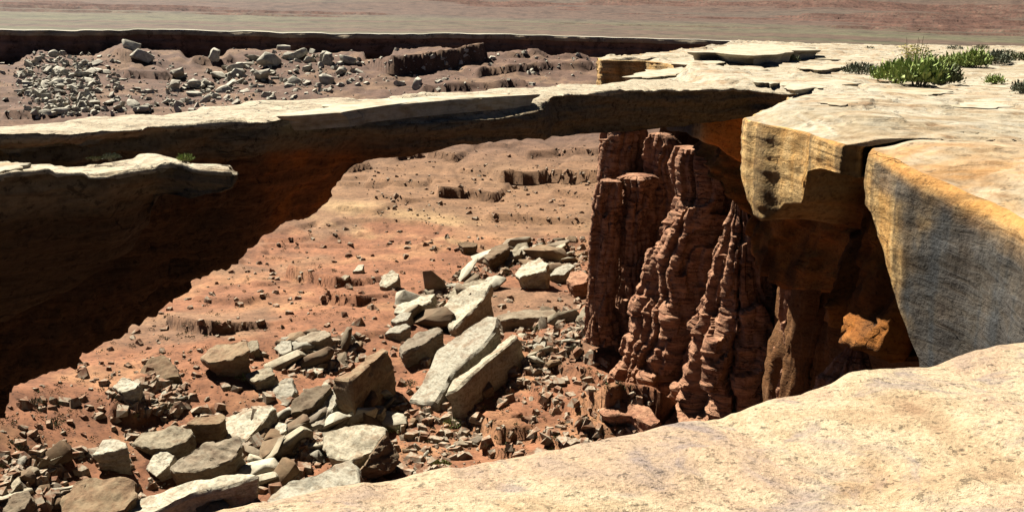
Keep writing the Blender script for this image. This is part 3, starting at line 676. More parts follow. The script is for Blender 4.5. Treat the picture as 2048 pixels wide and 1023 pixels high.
spire('rock_spire', [(362, 1480, 1490), (380, 1475, 1496), (410, 1466, 1502), (440, 1456, 1512), (480, 1447, 1524), (530, 1434, 1534), (600, 1420, 1545), (680, 1392, 1556), (740, 1376, 1566), (810, 1358, 1580), (880, 1342, 1600)], 84, 'pointed red pinnacle with a sharp tip beside the pale overhang', 451, flute=0.34, ledge=0.13)
spire('rock_spire', [(470, 1564, 1590), (500, 1560, 1596), (580, 1562, 1604), (680, 1560, 1612), (760, 1550, 1618), (860, 1540, 1630)], 76, 'slim sunlit crumbly pillar at the right end of the spires', 461, ledge=0.2, flute=0.2)
spire('rock_spire', [(400, 1496, 1560), (480, 1496, 1590), (600, 1500, 1620), (720, 1496, 1650), (840, 1480, 1670)], 94, 'shaded red wall of rock between the pinnacle and the slim pillar', 471)
spire('rock_spire', [(300, 1300, 1420), (340, 1260, 1500), (420, 1225, 1560), (560, 1215, 1600), (720, 1205, 1640), (800, 1200, 1660)], 116, 'broad dark wall of red rock behind the spires', 491, depth=0.35)
spire('rock_spire', [(676, 1706, 1722), (700, 1694, 1726), (720, 1676, 1730), (750, 1660, 1736), (790, 1640, 1746)], 56, 'small sunlit knob of red rock in the dark alcove', 481, ledge=0.3, flute=0.3)

# ------------------------------------------------------------------ boulders
def finish_rock(bm, cuts, amp, seed, sc, bev=0.0, fine=0.35):
    if bev > 0:
        bmesh.ops.bevel(bm, geom=bm.edges[:], offset=bev, segments=1, affect='EDGES', profile=0.6, clamp_overlap=True)
    bmesh.ops.triangulate(bm, faces=bm.faces[:])
    for _ in range(cuts):
        es = [e_ for e_ in bm.edges if e_.calc_length() > sc * fine]
        bmesh.ops.subdivide_edges(bm, edges=es, cuts=1, use_grid_fill=True)
        bmesh.ops.triangulate(bm, faces=[f for f in bm.faces if len(f.verts) > 4])
    bm.normal_update()
    v = np.array([x_.co[:] for x_ in bm.verts]); n = np.array([x_.normal[:] for x_ in bm.verts])
    d = amp * (fbm(v[:, 0] / sc, v[:, 1] / sc, v[:, 2] / (sc * .5), 5, seed, 0.55))
    if fine < 0.2: d = d + amp * 0.45 * terrace(fbm(v[:, 0] / (sc * 2), v[:, 1] / (sc * 2), v[:, 2] / (sc * .22), 3, seed + 50), 0.35, 0.1) + amp * 0.9 * np.minimum(0, fbm(v[:, 0] / (sc * 1.3), v[:, 1] / (sc * 1.3), v[:, 2] / sc, 3, seed + 60) + 0.15)
    v = v + n * d[:, None]
    for x_, c_ in zip(bm.verts, v): x_.co = c_
def to_mesh(bm, name, mat, angle=32):
    me = bpy.data.meshes.new(name); bm.to_mesh(me); bm.free(); me.materials.append(mat)
    me.polygons.foreach_set('use_smooth', np.ones(len(me.polygons), bool))
    try: me.set_sharp_from_angle(angle=math.radians(angle))
    except Exception: pass
    return me
FZ_now = FZ
def slab(poly, label, nrm=(-.25, -.12, .95), lift=1.0, thick=2.5, under=0.9, mat='boulder', seed=1, anchor=None, shift=(0, 0), name='boulder', group='boulders fallen below the arch', rough=0.22):
    poly = [(float(a), float(b)) for a, b in poly]
    low_pt = anchor or max(poly, key=lambda q: q[1])
    G = hit([low_pt[0]], [low_pt[1]])[0]
    # stand the low corner 'lift' above the ground: walk nearer so the line of sight still passes through it
    dv = ray(*low_pt); dv = dv / dv[1]
    best = None
    for yy in np.linspace(G[1], G[1] * 0.75, 160):
        p = CAM + dv * yy
        if p[2] - floor_at(p[0], p[1]) >= lift: best = p; break
    P0 = best if best is not None else G + np.array([0, 0, lift])
    n = np.array(nrm, float); n /= np.linalg.norm(n)
    T = []
    for q in poly:
        dq = ray(*q); t = np.dot(n, P0 - CAM) / np.dot(n, dq); T.append(CAM + dq * t)
    T = np.array(T)
    c = T.mean(0)
    B = T - n * thick
    B[:, :2] = c[:2] - n[:2] * thick + (B[:, :2] - (c[:2] - n[:2] * thick)) * under + np.array(shift)
    fl = floor_at(B[:, 0], B[:, 1])
    B[:, 2] = np.minimum(B[:, 2], fl - 0.5)
    base = np.array([c[0], c[1], float(floor_at(c[0], c[1]))])
    bm = bmesh.new()
    m = len(T); r_ = random.Random(seed)
    size = np.linalg.norm(T.max(0) - T.min(0))
    vt = [bm.verts.new(p - base) for p in T]; vb = [bm.verts.new(p - base) for p in B]
    mids = []
    for i in range(m):
        p = (T[i] * 0.5 + B[i] * 0.5); p = p + (p - (c + B.mean(0)) / 2) * np.array([1, 1, 0]) * r_.uniform(-0.06, 0.10)
        mids.append(bm.verts.new(p - base))
    bm.faces.new(vt); bm.faces.new(vb[::-1])
    for i in range(m):
        j = (i + 1) % m
        bm.faces.new([vt[j], vt[i], mids[i], mids[j]]); bm.faces.new([mids[j], mids[i], vb[i], vb[j]])
    bmesh.ops.recalc_face_normals(bm, faces=bm.faces[:])
    finish_rock(bm, 5, rough * min(2.0, size * 0.22), seed, max(0.7, size * 0.22), bev=size * 0.016, fine=0.18)
    o = link(name, to_mesh(bm, name, M[mat]), label=label, cat='boulder', group=group)
    o.location = base
    return o
HERO = [
    # poly, label, normal, lift, thick, under, mat
    ([(664, 756), (700, 742), (735, 706), (768, 693), (776, 700), (740, 726), (700, 760)], 'large tilted block with a shaded rust-red face left of the long pale slab', (-.2, .1, .97), 4.6, 5.0, 1.0, 'boulder_brown'),
    ([(580, 808), (610, 777), (662, 764), (664, 772), (624, 814), (584, 826)], 'grey-brown slab wedged against the tilted rust-faced block', (-.25, -.35, .9), 1.0, 2.0, .9, 'boulder_grey'),
    ([(611, 838), (640, 802), (688, 755), (702, 757), (682, 793), (642, 850), (616, 858)], 'narrow bright slab lying along the foot of the rust-faced block', (-.3, -.3, .9), .5, 1.5, .95, 'boulder'),
    ([(511, 806), (535, 780), (567, 753), (584, 754), (590, 780), (576, 810)], 'smooth pale slab leaning behind the dark-sided slab', (-.2, -.45, .87), .3, 1.5, .95, 'boulder'),
    ([(430, 876), (446, 834), (500, 818), (542, 807), (550, 812), (520, 850), (490, 880), (465, 872)], 'pale wedge-shaped slab with a black shaded right side', (-.3, -.25, .92), 1.1, 2.4, .95, 'boulder'),
    ([(374, 846), (392, 833), (446, 826), (452, 834), (440, 846), (400, 848)], 'thin-topped rock arching over a dark hollow', (-.1, -.1, .98), 1.9, 1.5, .9, 'boulder_brown'),
    ([(262, 888), (282, 866), (344, 851), (380, 855), (388, 864), (372, 880), (340, 895), (300, 897)], 'rounded tan boulder with a dark shaded right end', (-.2, -.25, .94), .9, 2.4, .85, 'boulder'),
    ([(184, 910), (206, 879), (232, 878), (252, 884), (254, 893), (222, 903)], 'pale round-topped boulder with a shadowed underside at the left of the rubble', (-.2, -.2, .95), 1.2, 2.2, .8, 'boulder'),
    ([(290, 936), (313, 902), (330, 900), (350, 910), (338, 930), (310, 953)], 'small upright tan block beside the big ribbed grey slab', (-.35, -.4, .85), .7, 1.8, .9, 'boulder'),
    ([(338, 931), (380, 900), (414, 882), (478, 872), (484, 890), (466, 918), (392, 946), (348, 944)], 'big ribbed grey slab tilted toward the viewer', (-.1, -.5, .86), 1.6, 2.6, .9, 'boulder_grey'),
    ([(230, 1030), (274, 996), (368, 968), (440, 950), (500, 944), (520, 950), (470, 968), (380, 992), (300, 1030)], 'long low slab at the bottom edge with a black shadow under it', (-.15, -.25, .95), 1.4, 2.2, .9, 'boulder'),
    ([(118, 1004), (145, 961), (190, 951), (266, 959), (274, 990), (250, 1020), (150, 1040), (124, 1030)], 'large rounded ribbed boulder near the bottom left corner', (-.1, -.45, .88), 1.0, 3.0, .85, 'boulder_brown'),
    ([(526, 998), (556, 972), (640, 940), (702, 916), (714, 928), (722, 974), (700, 992), (620, 1012), (560, 1020)], 'grey-faced pale slab lying just below the near rim', (-.2, -.4, .9), .8, 3.0, .9, 'boulder'),
    ([(644, 866), (690, 850), (740, 842), (770, 853), (768, 872), (742, 905), (702, 922), (652, 912)], 'broad banded block with a dark triangular hollow at its right', (-.25, -.4, .88), 1.4, 3.4, .95, 'boulder'),
    ([(726, 930), (746, 900), (770, 868), (782, 878), (798, 908), (796, 935), (770, 944)], 'dark rust-brown block behind the banded block', (.5, -.6, .62), 1.0, 2.6, 1.0, 'boulder_brown'),
    ([(274, 748), (296, 718), (326, 711), (350, 728), (359, 752), (330, 758), (296, 757)], 'round brown boulder split by a cleft on the open red slope', (-.2, -.35, .9), .6, 2.2, .9, 'boulder_brown'),
    ([(224, 772), (246, 753), (282, 764), (272, 776), (244, 784)], 'low pale boulder at the far left of the open red slope', (-.15, -.2, .96), .9, 1.8, .85, 'boulder'),
    ([(398, 714), (420, 694), (472, 680), (494, 684), (500, 700), (464, 718), (416, 726)], 'big tan boulder casting a black shadow on the red slope', (-.2, -.25, .94), 1.7, 2.6, .7, 'boulder_brown'),
    ([(484, 694), (500, 680), (515, 679), (518, 696), (500, 704)], 'small tan boulder touching the big one on the red slope', (-.2, -.3, .93), .8, 1.5, .8, 'boulder'),
    ([(489, 750), (510, 738), (538, 733), (552, 746), (530, 756), (508, 764)], 'pale rounded boulder with a dark hollow beneath, alone on the red slope', (-.2, -.2, .95), .9, 1.8, .7, 'boulder'),
    ([(546, 696), (562, 680), (582, 682), (584, 700), (564, 708)], 'rounded tan rock at the left end of the upper rock row', (-.2, -.35, .9), .6, 1.6, .85, 'boulder'),
    ([(582, 677), (614, 663), (650, 660), (664, 670), (640, 680), (606, 686)], 'flat pale rock with a dark front in the upper rock row', (-.15, -.15, .97), 1.1, 1.6, .9, 'boulder_grey'),
    ([(878, 620), (900, 594), (940, 574), (976, 556), (984, 566), (968, 596), (930, 636), (908, 657), (896, 655)], 'bright broken slab with a black right side above the long slab', (-.3, -.35, .88), 1.0, 2.8, .9, 'boulder'),
    ([(812, 800), (850, 752), (872, 702), (908, 669), (976, 631), (998, 635), (994, 656), (970, 688), (908, 742), (888, 780), (872, 806)], 'longest pale slab lying across the middle of the rubble', (-.25, -.3, .92), .9, 2.6, .95, 'boulder'),
    ([(886, 788), (904, 763), (964, 709), (1024, 660), (1036, 665), (1034, 673), (972, 722), (912, 778)], 'narrow bright-edged slab with a deep black side along the longest slab', (-.3, .05, .95), 3.0, 3.2, .97, 'boulder'),
    ([(992, 630), (1028, 621), (1106, 616), (1116, 624), (1110, 634), (1040, 636), (1000, 640)], 'flat-topped grey block with a dark front at the head of the longest slab', (-.1, -.05, .99), 2.0, 2.4, .95, 'boulder_grey'),
    ([(798, 692), (830, 668), (876, 653), (886, 660), (850, 684), (806, 706)], 'dark-fronted slab left of the longest slab', (-.2, -.1, .97), 1.7, 2.2, .95, 'boulder_grey'),
    ([(757, 571), (763, 550), (784, 539), (798, 546), (794, 562), (772, 575)], 'white boulder lying alone on the red flat', (-.25, -.4, .88), .5, 1.8, .85, 'boulder'),
    ([(704, 543), (716, 529), (728, 528), (724, 540)], 'small white rock up-slope of the lone white boulder', (-.25, -.4, .88), .3, 1.2, .85, 'boulder'),
    ([(678, 556), (690, 549), (700, 550), (690, 559)], 'smallest white rock at the left of the lone white boulder', (-.25, -.3, .9), .3, 1.0, .85, 'boulder'),
    ([(968, 512), (984, 494), (1016, 486), (1020, 494), (998, 508), (978, 520)], 'dark boulder at the top end of the rubble', (-.1, -.1, .99), 1.8, 2.2, .85, 'boulder_brown'),
    ([(992, 513), (1014, 502), (1044, 497), (1040, 508), (1012, 519)], 'bright slab beside the dark boulder at the top of the rubble', (-.2, -.3, .93), .7, 1.6, .9, 'boulder'),
    ([(914, 486), (930, 481), (956, 485), (952, 492), (926, 494)], 'flat dark boulder lying alone near the pale bench line', (-.1, -.1, .99), 1.4, 1.8, .8, 'boulder_brown'),
    ([(1028, 548), (1052, 526), (1080, 514), (1098, 526), (1090, 540), (1060, 548), (1040, 556)], 'large dark-sided boulder below the foot of the tallest pillar', (-.3, -.2, .93), 1.9, 2.8, .85, 'boulder'),
    ([(1160, 674), (1182, 652), (1220, 638), (1262, 622), (1266, 632), (1230, 652), (1190, 678)], 'pale tilted slab at the foot of the leaning buttress', (-.3, -.3, .9), .8, 2.0, .9, 'boulder'),
    ([(1238, 580), (1250, 557), (1298, 538), (1300, 552), (1284, 568), (1260, 586)], 'pale boulder lodged between the spires', (-.3, -.3, .9), .7, 2.0, .9, 'boulder'),
    ([(1150, 640), (1168, 614), (1192, 604), (1200, 616), (1186, 636), (1162, 646)], 'greenish pale block below the slender banded column', (-.3, -.4, .86), .6, 1.8, .9, 'boulder'),
    ([(786, 624), (800, 606), (846, 590), (872, 586), (858, 606), (816, 626)], 'pale layered slab at the left edge of the upper rubble', (-.2, -.2, .95), .7, 1.4, .95, 'boulder'),
    ([(780, 640), (800, 626), (824, 624), (816, 638), (792, 646)], 'small pale slab below the layered one', (-.2, -.2, .95), .6, 1.2, .95, 'boulder'),
    ([(768, 668), (784, 652), (812, 646), (820, 652), (800, 664)], 'flat pale chip at the left margin of the central rubble', (-.15, -.15, .97), .5, 1.0, .95, 'boulder'),
    ([(890, 590), (910, 572), (960, 560), (976, 562), (940, 580), (904, 596)], 'pale flagstone up-slope of the bright broken slab', (-.15, -.2, .96), .5, 1.2, .95, 'boulder'),
    ([(1096, 552), (1110, 536), (1140, 524), (1150, 530), (1130, 548)], 'pale sloping slab right of the dark-sided boulder', (-.25, -.3, .92), .7, 1.5, .9, 'boulder'),
    ([(1064, 690), (1080, 680), (1092, 682), (1090, 694), (1072, 698)], 'small white block right of the longest slab', (-.2, -.3, .93), .5, 1.2, .9, 'boulder'),
    ([(892, 778), (908, 768), (930, 772), (942, 786), (926, 796), (902, 794)], 'rust-brown round rock at the foot of the longest slab', (-.2, -.4, .88), .9, 2.0, .85, 'boulder_brown'),
    ([(936, 756), (950, 748), (974, 754), (986, 772), (966, 784), (946, 780)], 'rust-brown rock between the longest slab and the white block', (-.2, -.4, .88), .9, 2.0, .85, 'boulder_brown'),
    ([(0, 1004), (24, 986), (58, 978), (64, 990), (50, 1016), (10, 1030)], 'grey boulder in the bottom left corner', (-.2, -.35, .9), .8, 2.2, .9, 'boulder_grey'),
    ([(42, 946), (51, 929), (66, 930), (78, 938), (60, 948)], 'small grey rock above the bottom left corner', (-.2, -.3, .92), .5, 1.2, .9, 'boulder_grey'),
    ([(0, 982), (20, 958), (38, 950), (40, 964), (22, 984)], 'tilted pale slab at the left edge of the picture', (-.35, -.25, .9), .6, 1.5, .95, 'boulder'),
    ([(390, 1016), (416, 994), (446, 992), (462, 1010), (440, 1030), (400, 1034)], 'grey pointed rock at the bottom edge under the long low slab', (-.2, -.45, .87), .8, 2.0, .9, 'boulder_grey'),
    ([(462, 1012), (486, 984), (508, 986), (524, 1004), (500, 1026), (470, 1030)], 'tan pointed rock at the bottom edge beside the grey-faced slab', (-.2, -.45, .87), .8, 2.2, .9, 'boulder_brown'),
    ([(540, 862), (556, 842), (574, 846), (572, 862), (554, 872)], 'small upright block right of the wedge-shaped slab', (-.3, -.4, .87), .6, 1.4, .9, 'boulder'),
    ([(566, 896), (584, 872), (600, 876), (598, 894), (580, 906)], 'smooth tan rock between the wedge slab and the banded block', (-.3, -.4, .87), .4, 1.4, .9, 'boulder'),
    ([(668, 806), (690, 792), (712, 798), (706, 812), (682, 818)], 'cracked white boulder under the rust-faced block', (-.2, -.3, .93), .6, 1.4, .9, 'boulder'),
    ([(724, 818), (746, 806), (770, 812), (764, 826), (738, 830)], 'white boulder at the right end of the cracked ones', (-.2, -.3, .93), .6, 1.4, .9, 'boulder'),
]
for k, h in enumerate(HERO):
    slab(h[0], h[1], nrm=(h[2][0], h[2][1] * .7, h[2][2]), lift=h[3] * 1.1, thick=h[4], under=h[5], mat=h[6], seed=500 + k)

slab([(1192, 818), (1222, 798), (1286, 802), (1322, 838), (1306, 850), (1262, 828), (1212, 830)], 'low red rock mound with a black hollow under it at the foot of the spires', nrm=(-.1, -.1, .98), lift=2.6, thick=1.2, under=0.72, mat='spire', seed=611)
slab([(1326, 846), (1350, 822), (1400, 812), (1440, 830), (1430, 846), (1370, 858)], 'rounded red rock half hidden by the near rim below the pinnacle', nrm=(-.2, -.3, .93), lift=1.2, thick=2.5, mat='spire', seed=612)
slab([(1216, 668), (1232, 640), (1262, 636), (1276, 656), (1264, 684), (1232, 690)], 'dark red rounded boulder at the foot of the leaning buttress', nrm=(-.2, -.4, .9), lift=1.0, thick=2.5, mat='spire', seed=613)
slab([(1132, 560), (1142, 544), (1168, 540), (1178, 552), (1170, 566), (1146, 570)], 'dark red block left of the slender banded column', nrm=(-.1, -.1, .98), lift=2.2, thick=2.5, mat='spire', seed=614)
def shelf(poly, h, label, zb=None, seed=1, mat='rim_shelf'):
    c = np.mean(np.array(poly, float), 0)
    p0 = at_z(c[0], c[1], 0.2); zb_ = rim_z(p0[0], p0[1]) if zb is None else zb
    T = np.array([at_z(a, b, min(zb_ + h, 1.3)) for a, b in poly]); T[:, 2] = zb_ + h; cc = T.mean(0)
    base = np.array([cc[0], cc[1], zb_])
    # densify and roughen the outline so that it breaks like bedded rock
    pts = []
    for i in range(len(T)):
        for t in np.linspace(0, 1, 9)[:-1]: pts.append(T[i] * (1 - t) + T[(i + 1) % len(T)] * t)
    pts = np.array(pts); r_ = np.linalg.norm(pts - cc, axis=1).mean()
    nn = fbm(pts[:, 0] / (r_ * .3), pts[:, 1] / (r_ * .3), 0, 4, seed)
    pts[:, :2] += (pts[:, :2] - cc[:2]) * (0.5 * nn)[:, None]
    rings = []
    for f, dz in ((0.02, .02), (0.5, .03), (0.85, .01), (0.97, 0.0), (1.0, -.12), (0.985, -.55), (0.93, -1.0), (0.9, -2.6)):
        R = cc + (pts - cc) * f; R[:, 2] = zb_ + h + (dz * h if dz < 0 else dz) + (h * .25 * fbm(R[:, 0] / (r_ * .4), R[:, 1] / (r_ * .4), 0, 3, seed + 3) if f < 1 and dz >= 0 else 0); rings.append(R)
    P = np.array(rings) - base
    o = link('rock_shelf', mesh_from('rock_shelf', P.reshape(-1, 3), grid_faces(P.shape[0], P.shape[1], True), M['rim_shelf'], True), label=label, cat='rock shelf', group='thin rock shelves on the rim and arch')
    o.data.set_sharp_from_angle(angle=math.radians(40))
    o.location = base
def rim_z(x, y):
    i = ((PT[..., 0] - x) ** 2 + (PT[..., 1] - y) ** 2).argmin(); return float(PT.reshape(-1, 3)[i, 2])
M['rim_shelf'] = rock_mat('shelf_sandstone', [(0.30, (.44, .31, .17)), (0.42, (.68, .56, .36)), (0.52, (.80, .72, .54)), (0.66, (.58, .42, .24))], sc=0.35, zs=6, grain=2.0, grain_amt=0.35, bump_d=0.05)
SH = [([(1392, 103), (1430, 93), (1500, 88), (1580, 89), (1626, 99), (1570, 105), (1500, 108)], 1.4, 'broad pale rock hump on the skyline of the rim'), ([(1484, 114), (1520, 108), (1556, 112), (1526, 120)], .9, 'small shelf with a dark edge under the skyline hump'),
      ([(1256, 152), (1300, 140), (1370, 134), (1404, 140), (1350, 150), (1290, 155)], .5, 'low pale shelf at the back of the arch where it meets the rim'), ([(1330, 128), (1400, 118), (1470, 120), (1420, 130)], .6, 'thin shelf between the arch end and the skyline hump'),
      ([(1430, 140), (1480, 134), (1540, 137), (1490, 146)], .3, 'thin shelf in the middle of the bare rim'), ([(1600, 136), (1660, 128), (1700, 132), (1650, 140)], .35, 'thin shelf left of the low grey-green shrub'),
      ([(1560, 172), (1610, 163), (1680, 160), (1720, 166), (1650, 174), (1590, 178)], .28, 'long thin shelf in front of the large green clump'), ([(1500, 163), (1550, 157), (1600, 160), (1540, 168)], .25, 'small thin shelf above the arch end'),
      ([(1700, 182), (1760, 174), (1860, 178), (1920, 186), (1820, 190)], .2, 'thin shelf under the large green clump'), ([(1620, 205), (1680, 196), (1740, 200), (1680, 210)], .16, 'small flake of shelf near the notch'), ([(1880, 210), (1960, 200), (2060, 206), (1980, 218)], .16, 'thin shelf near the right edge of the picture'),
      ([(1640, 116), (1700, 110), (1760, 114), (1700, 120)], .5, 'thin shelf on the far part of the rim'), ([(1780, 118), (1860, 110), (1880, 116), (1830, 122)], .5, 'thin shelf behind the tall flowering plant')]
for k, (poly, h, lab) in enumerate(SH): shelf(poly, h * .36, lab, seed=700 + k)
shelf([(590, 226), (700, 205), (860, 193), (1040, 184), (1062, 189), (960, 196), (840, 205), (740, 214), (650, 228)], .26, 'long thin shelf lying along the top of the arch', zb=0.05, seed=720)
shelf([(-40, 332), (20, 324), (62, 326), (40, 334), (0, 342)], .1, 'thin flake lying on the white ledge at the left edge', zb=0.08, seed=721)
# variants for the many smaller boulders
def rock_variant(seed, flat, mat):
    r_ = random.Random(seed); bm = bmesh.new()
    for _ in range(18):
        v = Vector((r_.gauss(0, 1), r_.gauss(0, 1), r_.gauss(0, 1))).normalized()
        m = max(abs(v.x), abs(v.y), abs(v.z)); v = v * (0.55 / m * 0.6 + 0.25)
        bm.verts.new((v.x * 1.3, v.y * 0.9, v.z * flat))
    res = bmesh.ops.convex_hull(bm, input=bm.verts[:])
    bmesh.ops.delete(bm, geom=[g for g in res['geom_interior'] if isinstance(g, bmesh.types.BMVert)], context='VERTS')
    bmesh.ops.dissolve_limit(bm, angle_limit=math.radians(14), verts=bm.verts[:], edges=bm.edges[:])
    finish_rock(bm, 1, 0.05, seed, 0.6, bev=0.03)
    return to_mesh(bm, 'talus_boulder', M[mat], 38)
VARF = [rock_variant(950 + k, f, 'boulder_far') for k, f in enumerate((.5, .7, .4, .9, .6))]
VAR = [rock_variant(900 + k, f, m) for k, (f, m) in enumerate([(.42, 'boulder'), (.30, 'boulder'), (.6, 'boulder'), (.26, 'boulder'), (.5, 'boulder_grey'), (.36, 'boulder_grey'), (.5, 'boulder_brown'), (.34, 'boulder'), (.65, 'boulder_brown'), (.3, 'boulder_grey')])]

def in_poly(n, poly, bias=None):
    """random pixels inside a polygon"""
    p = np.array(poly, float); lo, hi = p.min(0), p.max(0); res = []
    while len(res) < n:
        q = lo + (hi - lo) * rng.random((400, 2))
        ins = np.zeros(len(q), bool); j = len(p) - 1
        for i in range(len(p)):
            c = ((p[i, 1] > q[:, 1]) != (p[j, 1] > q[:, 1])) & (q[:, 0] < (p[j, 0] - p[i, 0]) * (q[:, 1] - p[i, 1]) / (p[j, 1] - p[i, 1] + 1e-9) + p[i, 0])
            ins ^= c; j = i
        res += list(q[ins])
    return np.array(res[:n])
ZONES = [
    # polygon, count, size range (m), label
    ([(800, 640), (850, 590), (960, 520), (1050, 480), (1175, 475), (1170, 560), (1080, 560), (1000, 560), (900, 660)], 62, (1.8, 5.4), 'pale rock in the upper rubble between the lone white boulder and the spires'),
    ([(1010, 700), (1050, 640), (1160, 600), (1200, 640), (1150, 700), (1080, 770), (1000, 790)], 24, (1.1, 2.8), 'pale rock scattered right of the longest slab'),
    ([(560, 690), (640, 660), (740, 680), (700, 740), (620, 760), (560, 730)], 26, (1.2, 3.4), 'pale rock in the patch left of the rust-faced block'),
    ([(600, 860), (640, 790), (800, 790), (820, 830), (780, 850), (640, 860)], 30, (1.3, 4.0), 'white rock packed under the rust-faced block'),
    ([(500, 920), (540, 840), (640, 850), (650, 930), (560, 970), (500, 960)], 30, (1.3, 4.0), 'rock in the rubble between the wedge slab and the near rim'),
    ([(230, 790), (300, 740), (380, 770), (360, 830), (280, 830)], 12, (0.7, 1.5), 'small pale rock below the split brown boulder'),
    ([(800, 900), (830, 820), (960, 800), (960, 880), (880, 950), (810, 960)], 12, (0.7, 1.6), 'small rock on the red slope right of the banded block'),
    ([(0, 1023), (0, 920), (120, 900), (140, 1000), (100, 1023)], 16, (1.0, 2.6), 'rock in the heap at the bottom left'),
]
FARZ = [
    ([(20, 160), (60, 110), (130, 90), (220, 110), (260, 170), (200, 235), (60, 235)], 40, (1.8, 4.6), 'pale rock in the fallen fan at the far left above the arch'),
    ([(340, 160), (480, 130), (560, 95), (640, 110), (740, 130), (720, 180), (600, 195), (400, 215), (330, 190)], 48, (2.3, 6.2), 'pale block in the rockfall on the far slope above the middle of the arch'),
    ([(220, 230), (260, 180), (420, 170), (420, 220)], 14, (2.0, 4.5), 'pale rock on the far slope between the two rockfalls'),
]
REF = [((735, 730), 'rust-faced block'), ((490, 845), 'wedge-shaped slab'), ((410, 838), 'rock over the dark hollow'), ((320, 875), 'rounded tan boulder'), ((218, 892), 'round-topped left boulder'), ((410, 912), 'big ribbed grey slab'), ((370, 980), 'long low bottom slab'), ((195, 985), 'large ribbed corner boulder'), ((625, 965), 'grey-faced slab'), ((705, 880), 'broad banded block'), ((320, 735), 'split brown boulder'), ((450, 705), 'big tan boulder with black shadow'), ((520, 748), 'hollowed pale boulder'), ((620, 672), 'upper rock row'), ((930, 605), 'bright broken slab'), ((910, 710), 'longest pale slab'), ((1055, 628), 'flat-topped grey block'), ((777, 556), 'lone white boulder'), ((995, 502), 'dark topmost boulder'), ((1062, 536), 'large dark-sided boulder'), ((1210, 650), 'pale tilted slab by the buttress'), ((820, 605), 'pale layered slab'), ((1175, 625), 'greenish pale block'), ((55, 965), 'tilted slab at the left edge'), ((690, 804), 'cracked white boulder'), ((840, 680), 'dark-fronted slab')]
REFF = [((770, 108), 'tilted block at the rockfall edge'), ((262, 98), 'upright block under the rim'), ((287, 122), 'dark square far block'), ((355, 158), 'grey-green far block'), ((595, 118), 'top block of the far rockfall'), ((540, 130), 'largest block of the far rockfall'), ((522, 160), 'long slab of the far rockfall'), ((460, 92), 'blocks under the distant rim'), ((60, 130), 'shaded cliff at the far left'), ((130, 220), 'left end of the arch top'), ((130, 140), 'crest of the far left fan'), ((680, 170), 'right foot of the far rockfall'), ((420, 200), 'low middle of the far slope')]
def rock_label(px, py, sz, lo, hi, me, refs):
    (rx, ry), rn = min(refs, key=lambda q: (q[0][0] - px) ** 2 + (1.5 * (q[0][1] - py)) ** 2)
    f = (sz - lo) / (hi - lo)
    size = 'small' if f < .15 else 'medium' if f < .5 else 'large'
    tone = {'brown_boulder': 'brown', 'grey_boulder': 'greyish'}.get(me.materials[0].name, 'pale')
    dx, dy = px - rx, py - ry
    where = ('right of' if dx > 0 else 'left of') if abs(dx) > abs(dy) * 1.4 else ('below' if dy > 0 else 'above')
    far_ = 'close ' if math.hypot(dx, dy) < 42 else 'well '
    return size + ' ' + tone + ' rock ' + far_ + where + ' the ' + rn
LOOSE = []
def scatter(zones, VAR, refs):
    for poly, cnt, (s0, s1), lab in zones:
        pp = in_poly(cnt, poly); W = hit(*pp.T)
        for k, g in enumerate(W):
            sz = s0 + (s1 - s0) * rng.random() ** 2.2
            o = bpy.data.objects.new('talus_boulder', VAR[rng.integers(len(VAR))]); col.objects.link(o)
            o.location = (g[0], g[1], g[2] + sz * 0.12)
            o.scale = (sz * rng.uniform(.8, 1.25), sz * rng.uniform(.8, 1.1), sz * rng.uniform(.75, 1.2))
            o.rotation_euler = (rng.normal(-.12, .30), rng.normal(-.30, .28), rng.uniform(-.5, .9) if rng.random() < .65 else rng.uniform(0, 6.28))
            o['label'] = rock_label(pp[k][0], pp[k][1], sz, s0, s1, o.data, refs); o['category'] = 'boulder'; o['group'] = 'loose rocks in the rubble below the arch' if refs is REF else 'loose rocks on the far slope'; LOOSE.append((o['label'], pp[k][0], o))
scatter(ZONES, VAR, REF); scatter(FARZ, VARF, REFF)
for lab in sorted(set(q[0] for q in LOOSE)):           # rocks that read alike are told apart by their order from the left
    same = sorted([q for q in LOOSE if q[0] == lab], key=lambda q: q[1])
    if len(same) > 1:
        for k, q in enumerate(same):
            n_ = ('1st', '2nd', '3rd')[k] if k < 3 else '%dth' % (k + 1)
            q[2]['label'] = lab + ', ' + n_ + ' from left'
# a few single blocks on the far slope that stand out
FARH = [((770, 108), 6.5, 'pale tilted block at the right edge of the far rockfall'), ((835, 176), 5.0, 'single pale block on the far slope just above the arch'), ((262, 98), 6.5, 'pale upright block on the far slope below the distant rim'), ((287, 122), 7.0, 'dark square block with a pale top on the far slope'), ((355, 158), 7.0, 'grey-green block at the left end of the far rockfall'), ((595, 118), 6.5, 'pale block at the top of the far rockfall'), ((656, 128), 6.0, 'pale leaning block in the upper far rockfall'), ((695, 126), 5.5, 'pale block at the upper right of the far rockfall'), ((540, 130), 8.0, 'largest pale block stacked in the far rockfall'), ((522, 160), 7.5, 'long pale slab in the middle of the far rockfall'), ((460, 92), 6.5, 'pale blocks edge standing under the distant rim'), ((430, 118), 5.5, 'dark block with a pale cap below the distant rim')]
for k, ((a, b), sz, lab) in enumerate(FARH):
    g = hit([a], [b])[0]
    o = bpy.data.objects.new('boulder', VARF[(k * 3) % len(VARF)]); col.objects.link(o)
    o.location = (g[0], g[1], g[2] + sz * .2); o.scale = (sz, sz * .8, sz * 1.1); o.rotation_euler = (.1 * (k % 3), -.35, k * 1.3)
    o['label'] = lab; o['category'] = 'boulder'; o['group'] = 'single blocks on the far slope'

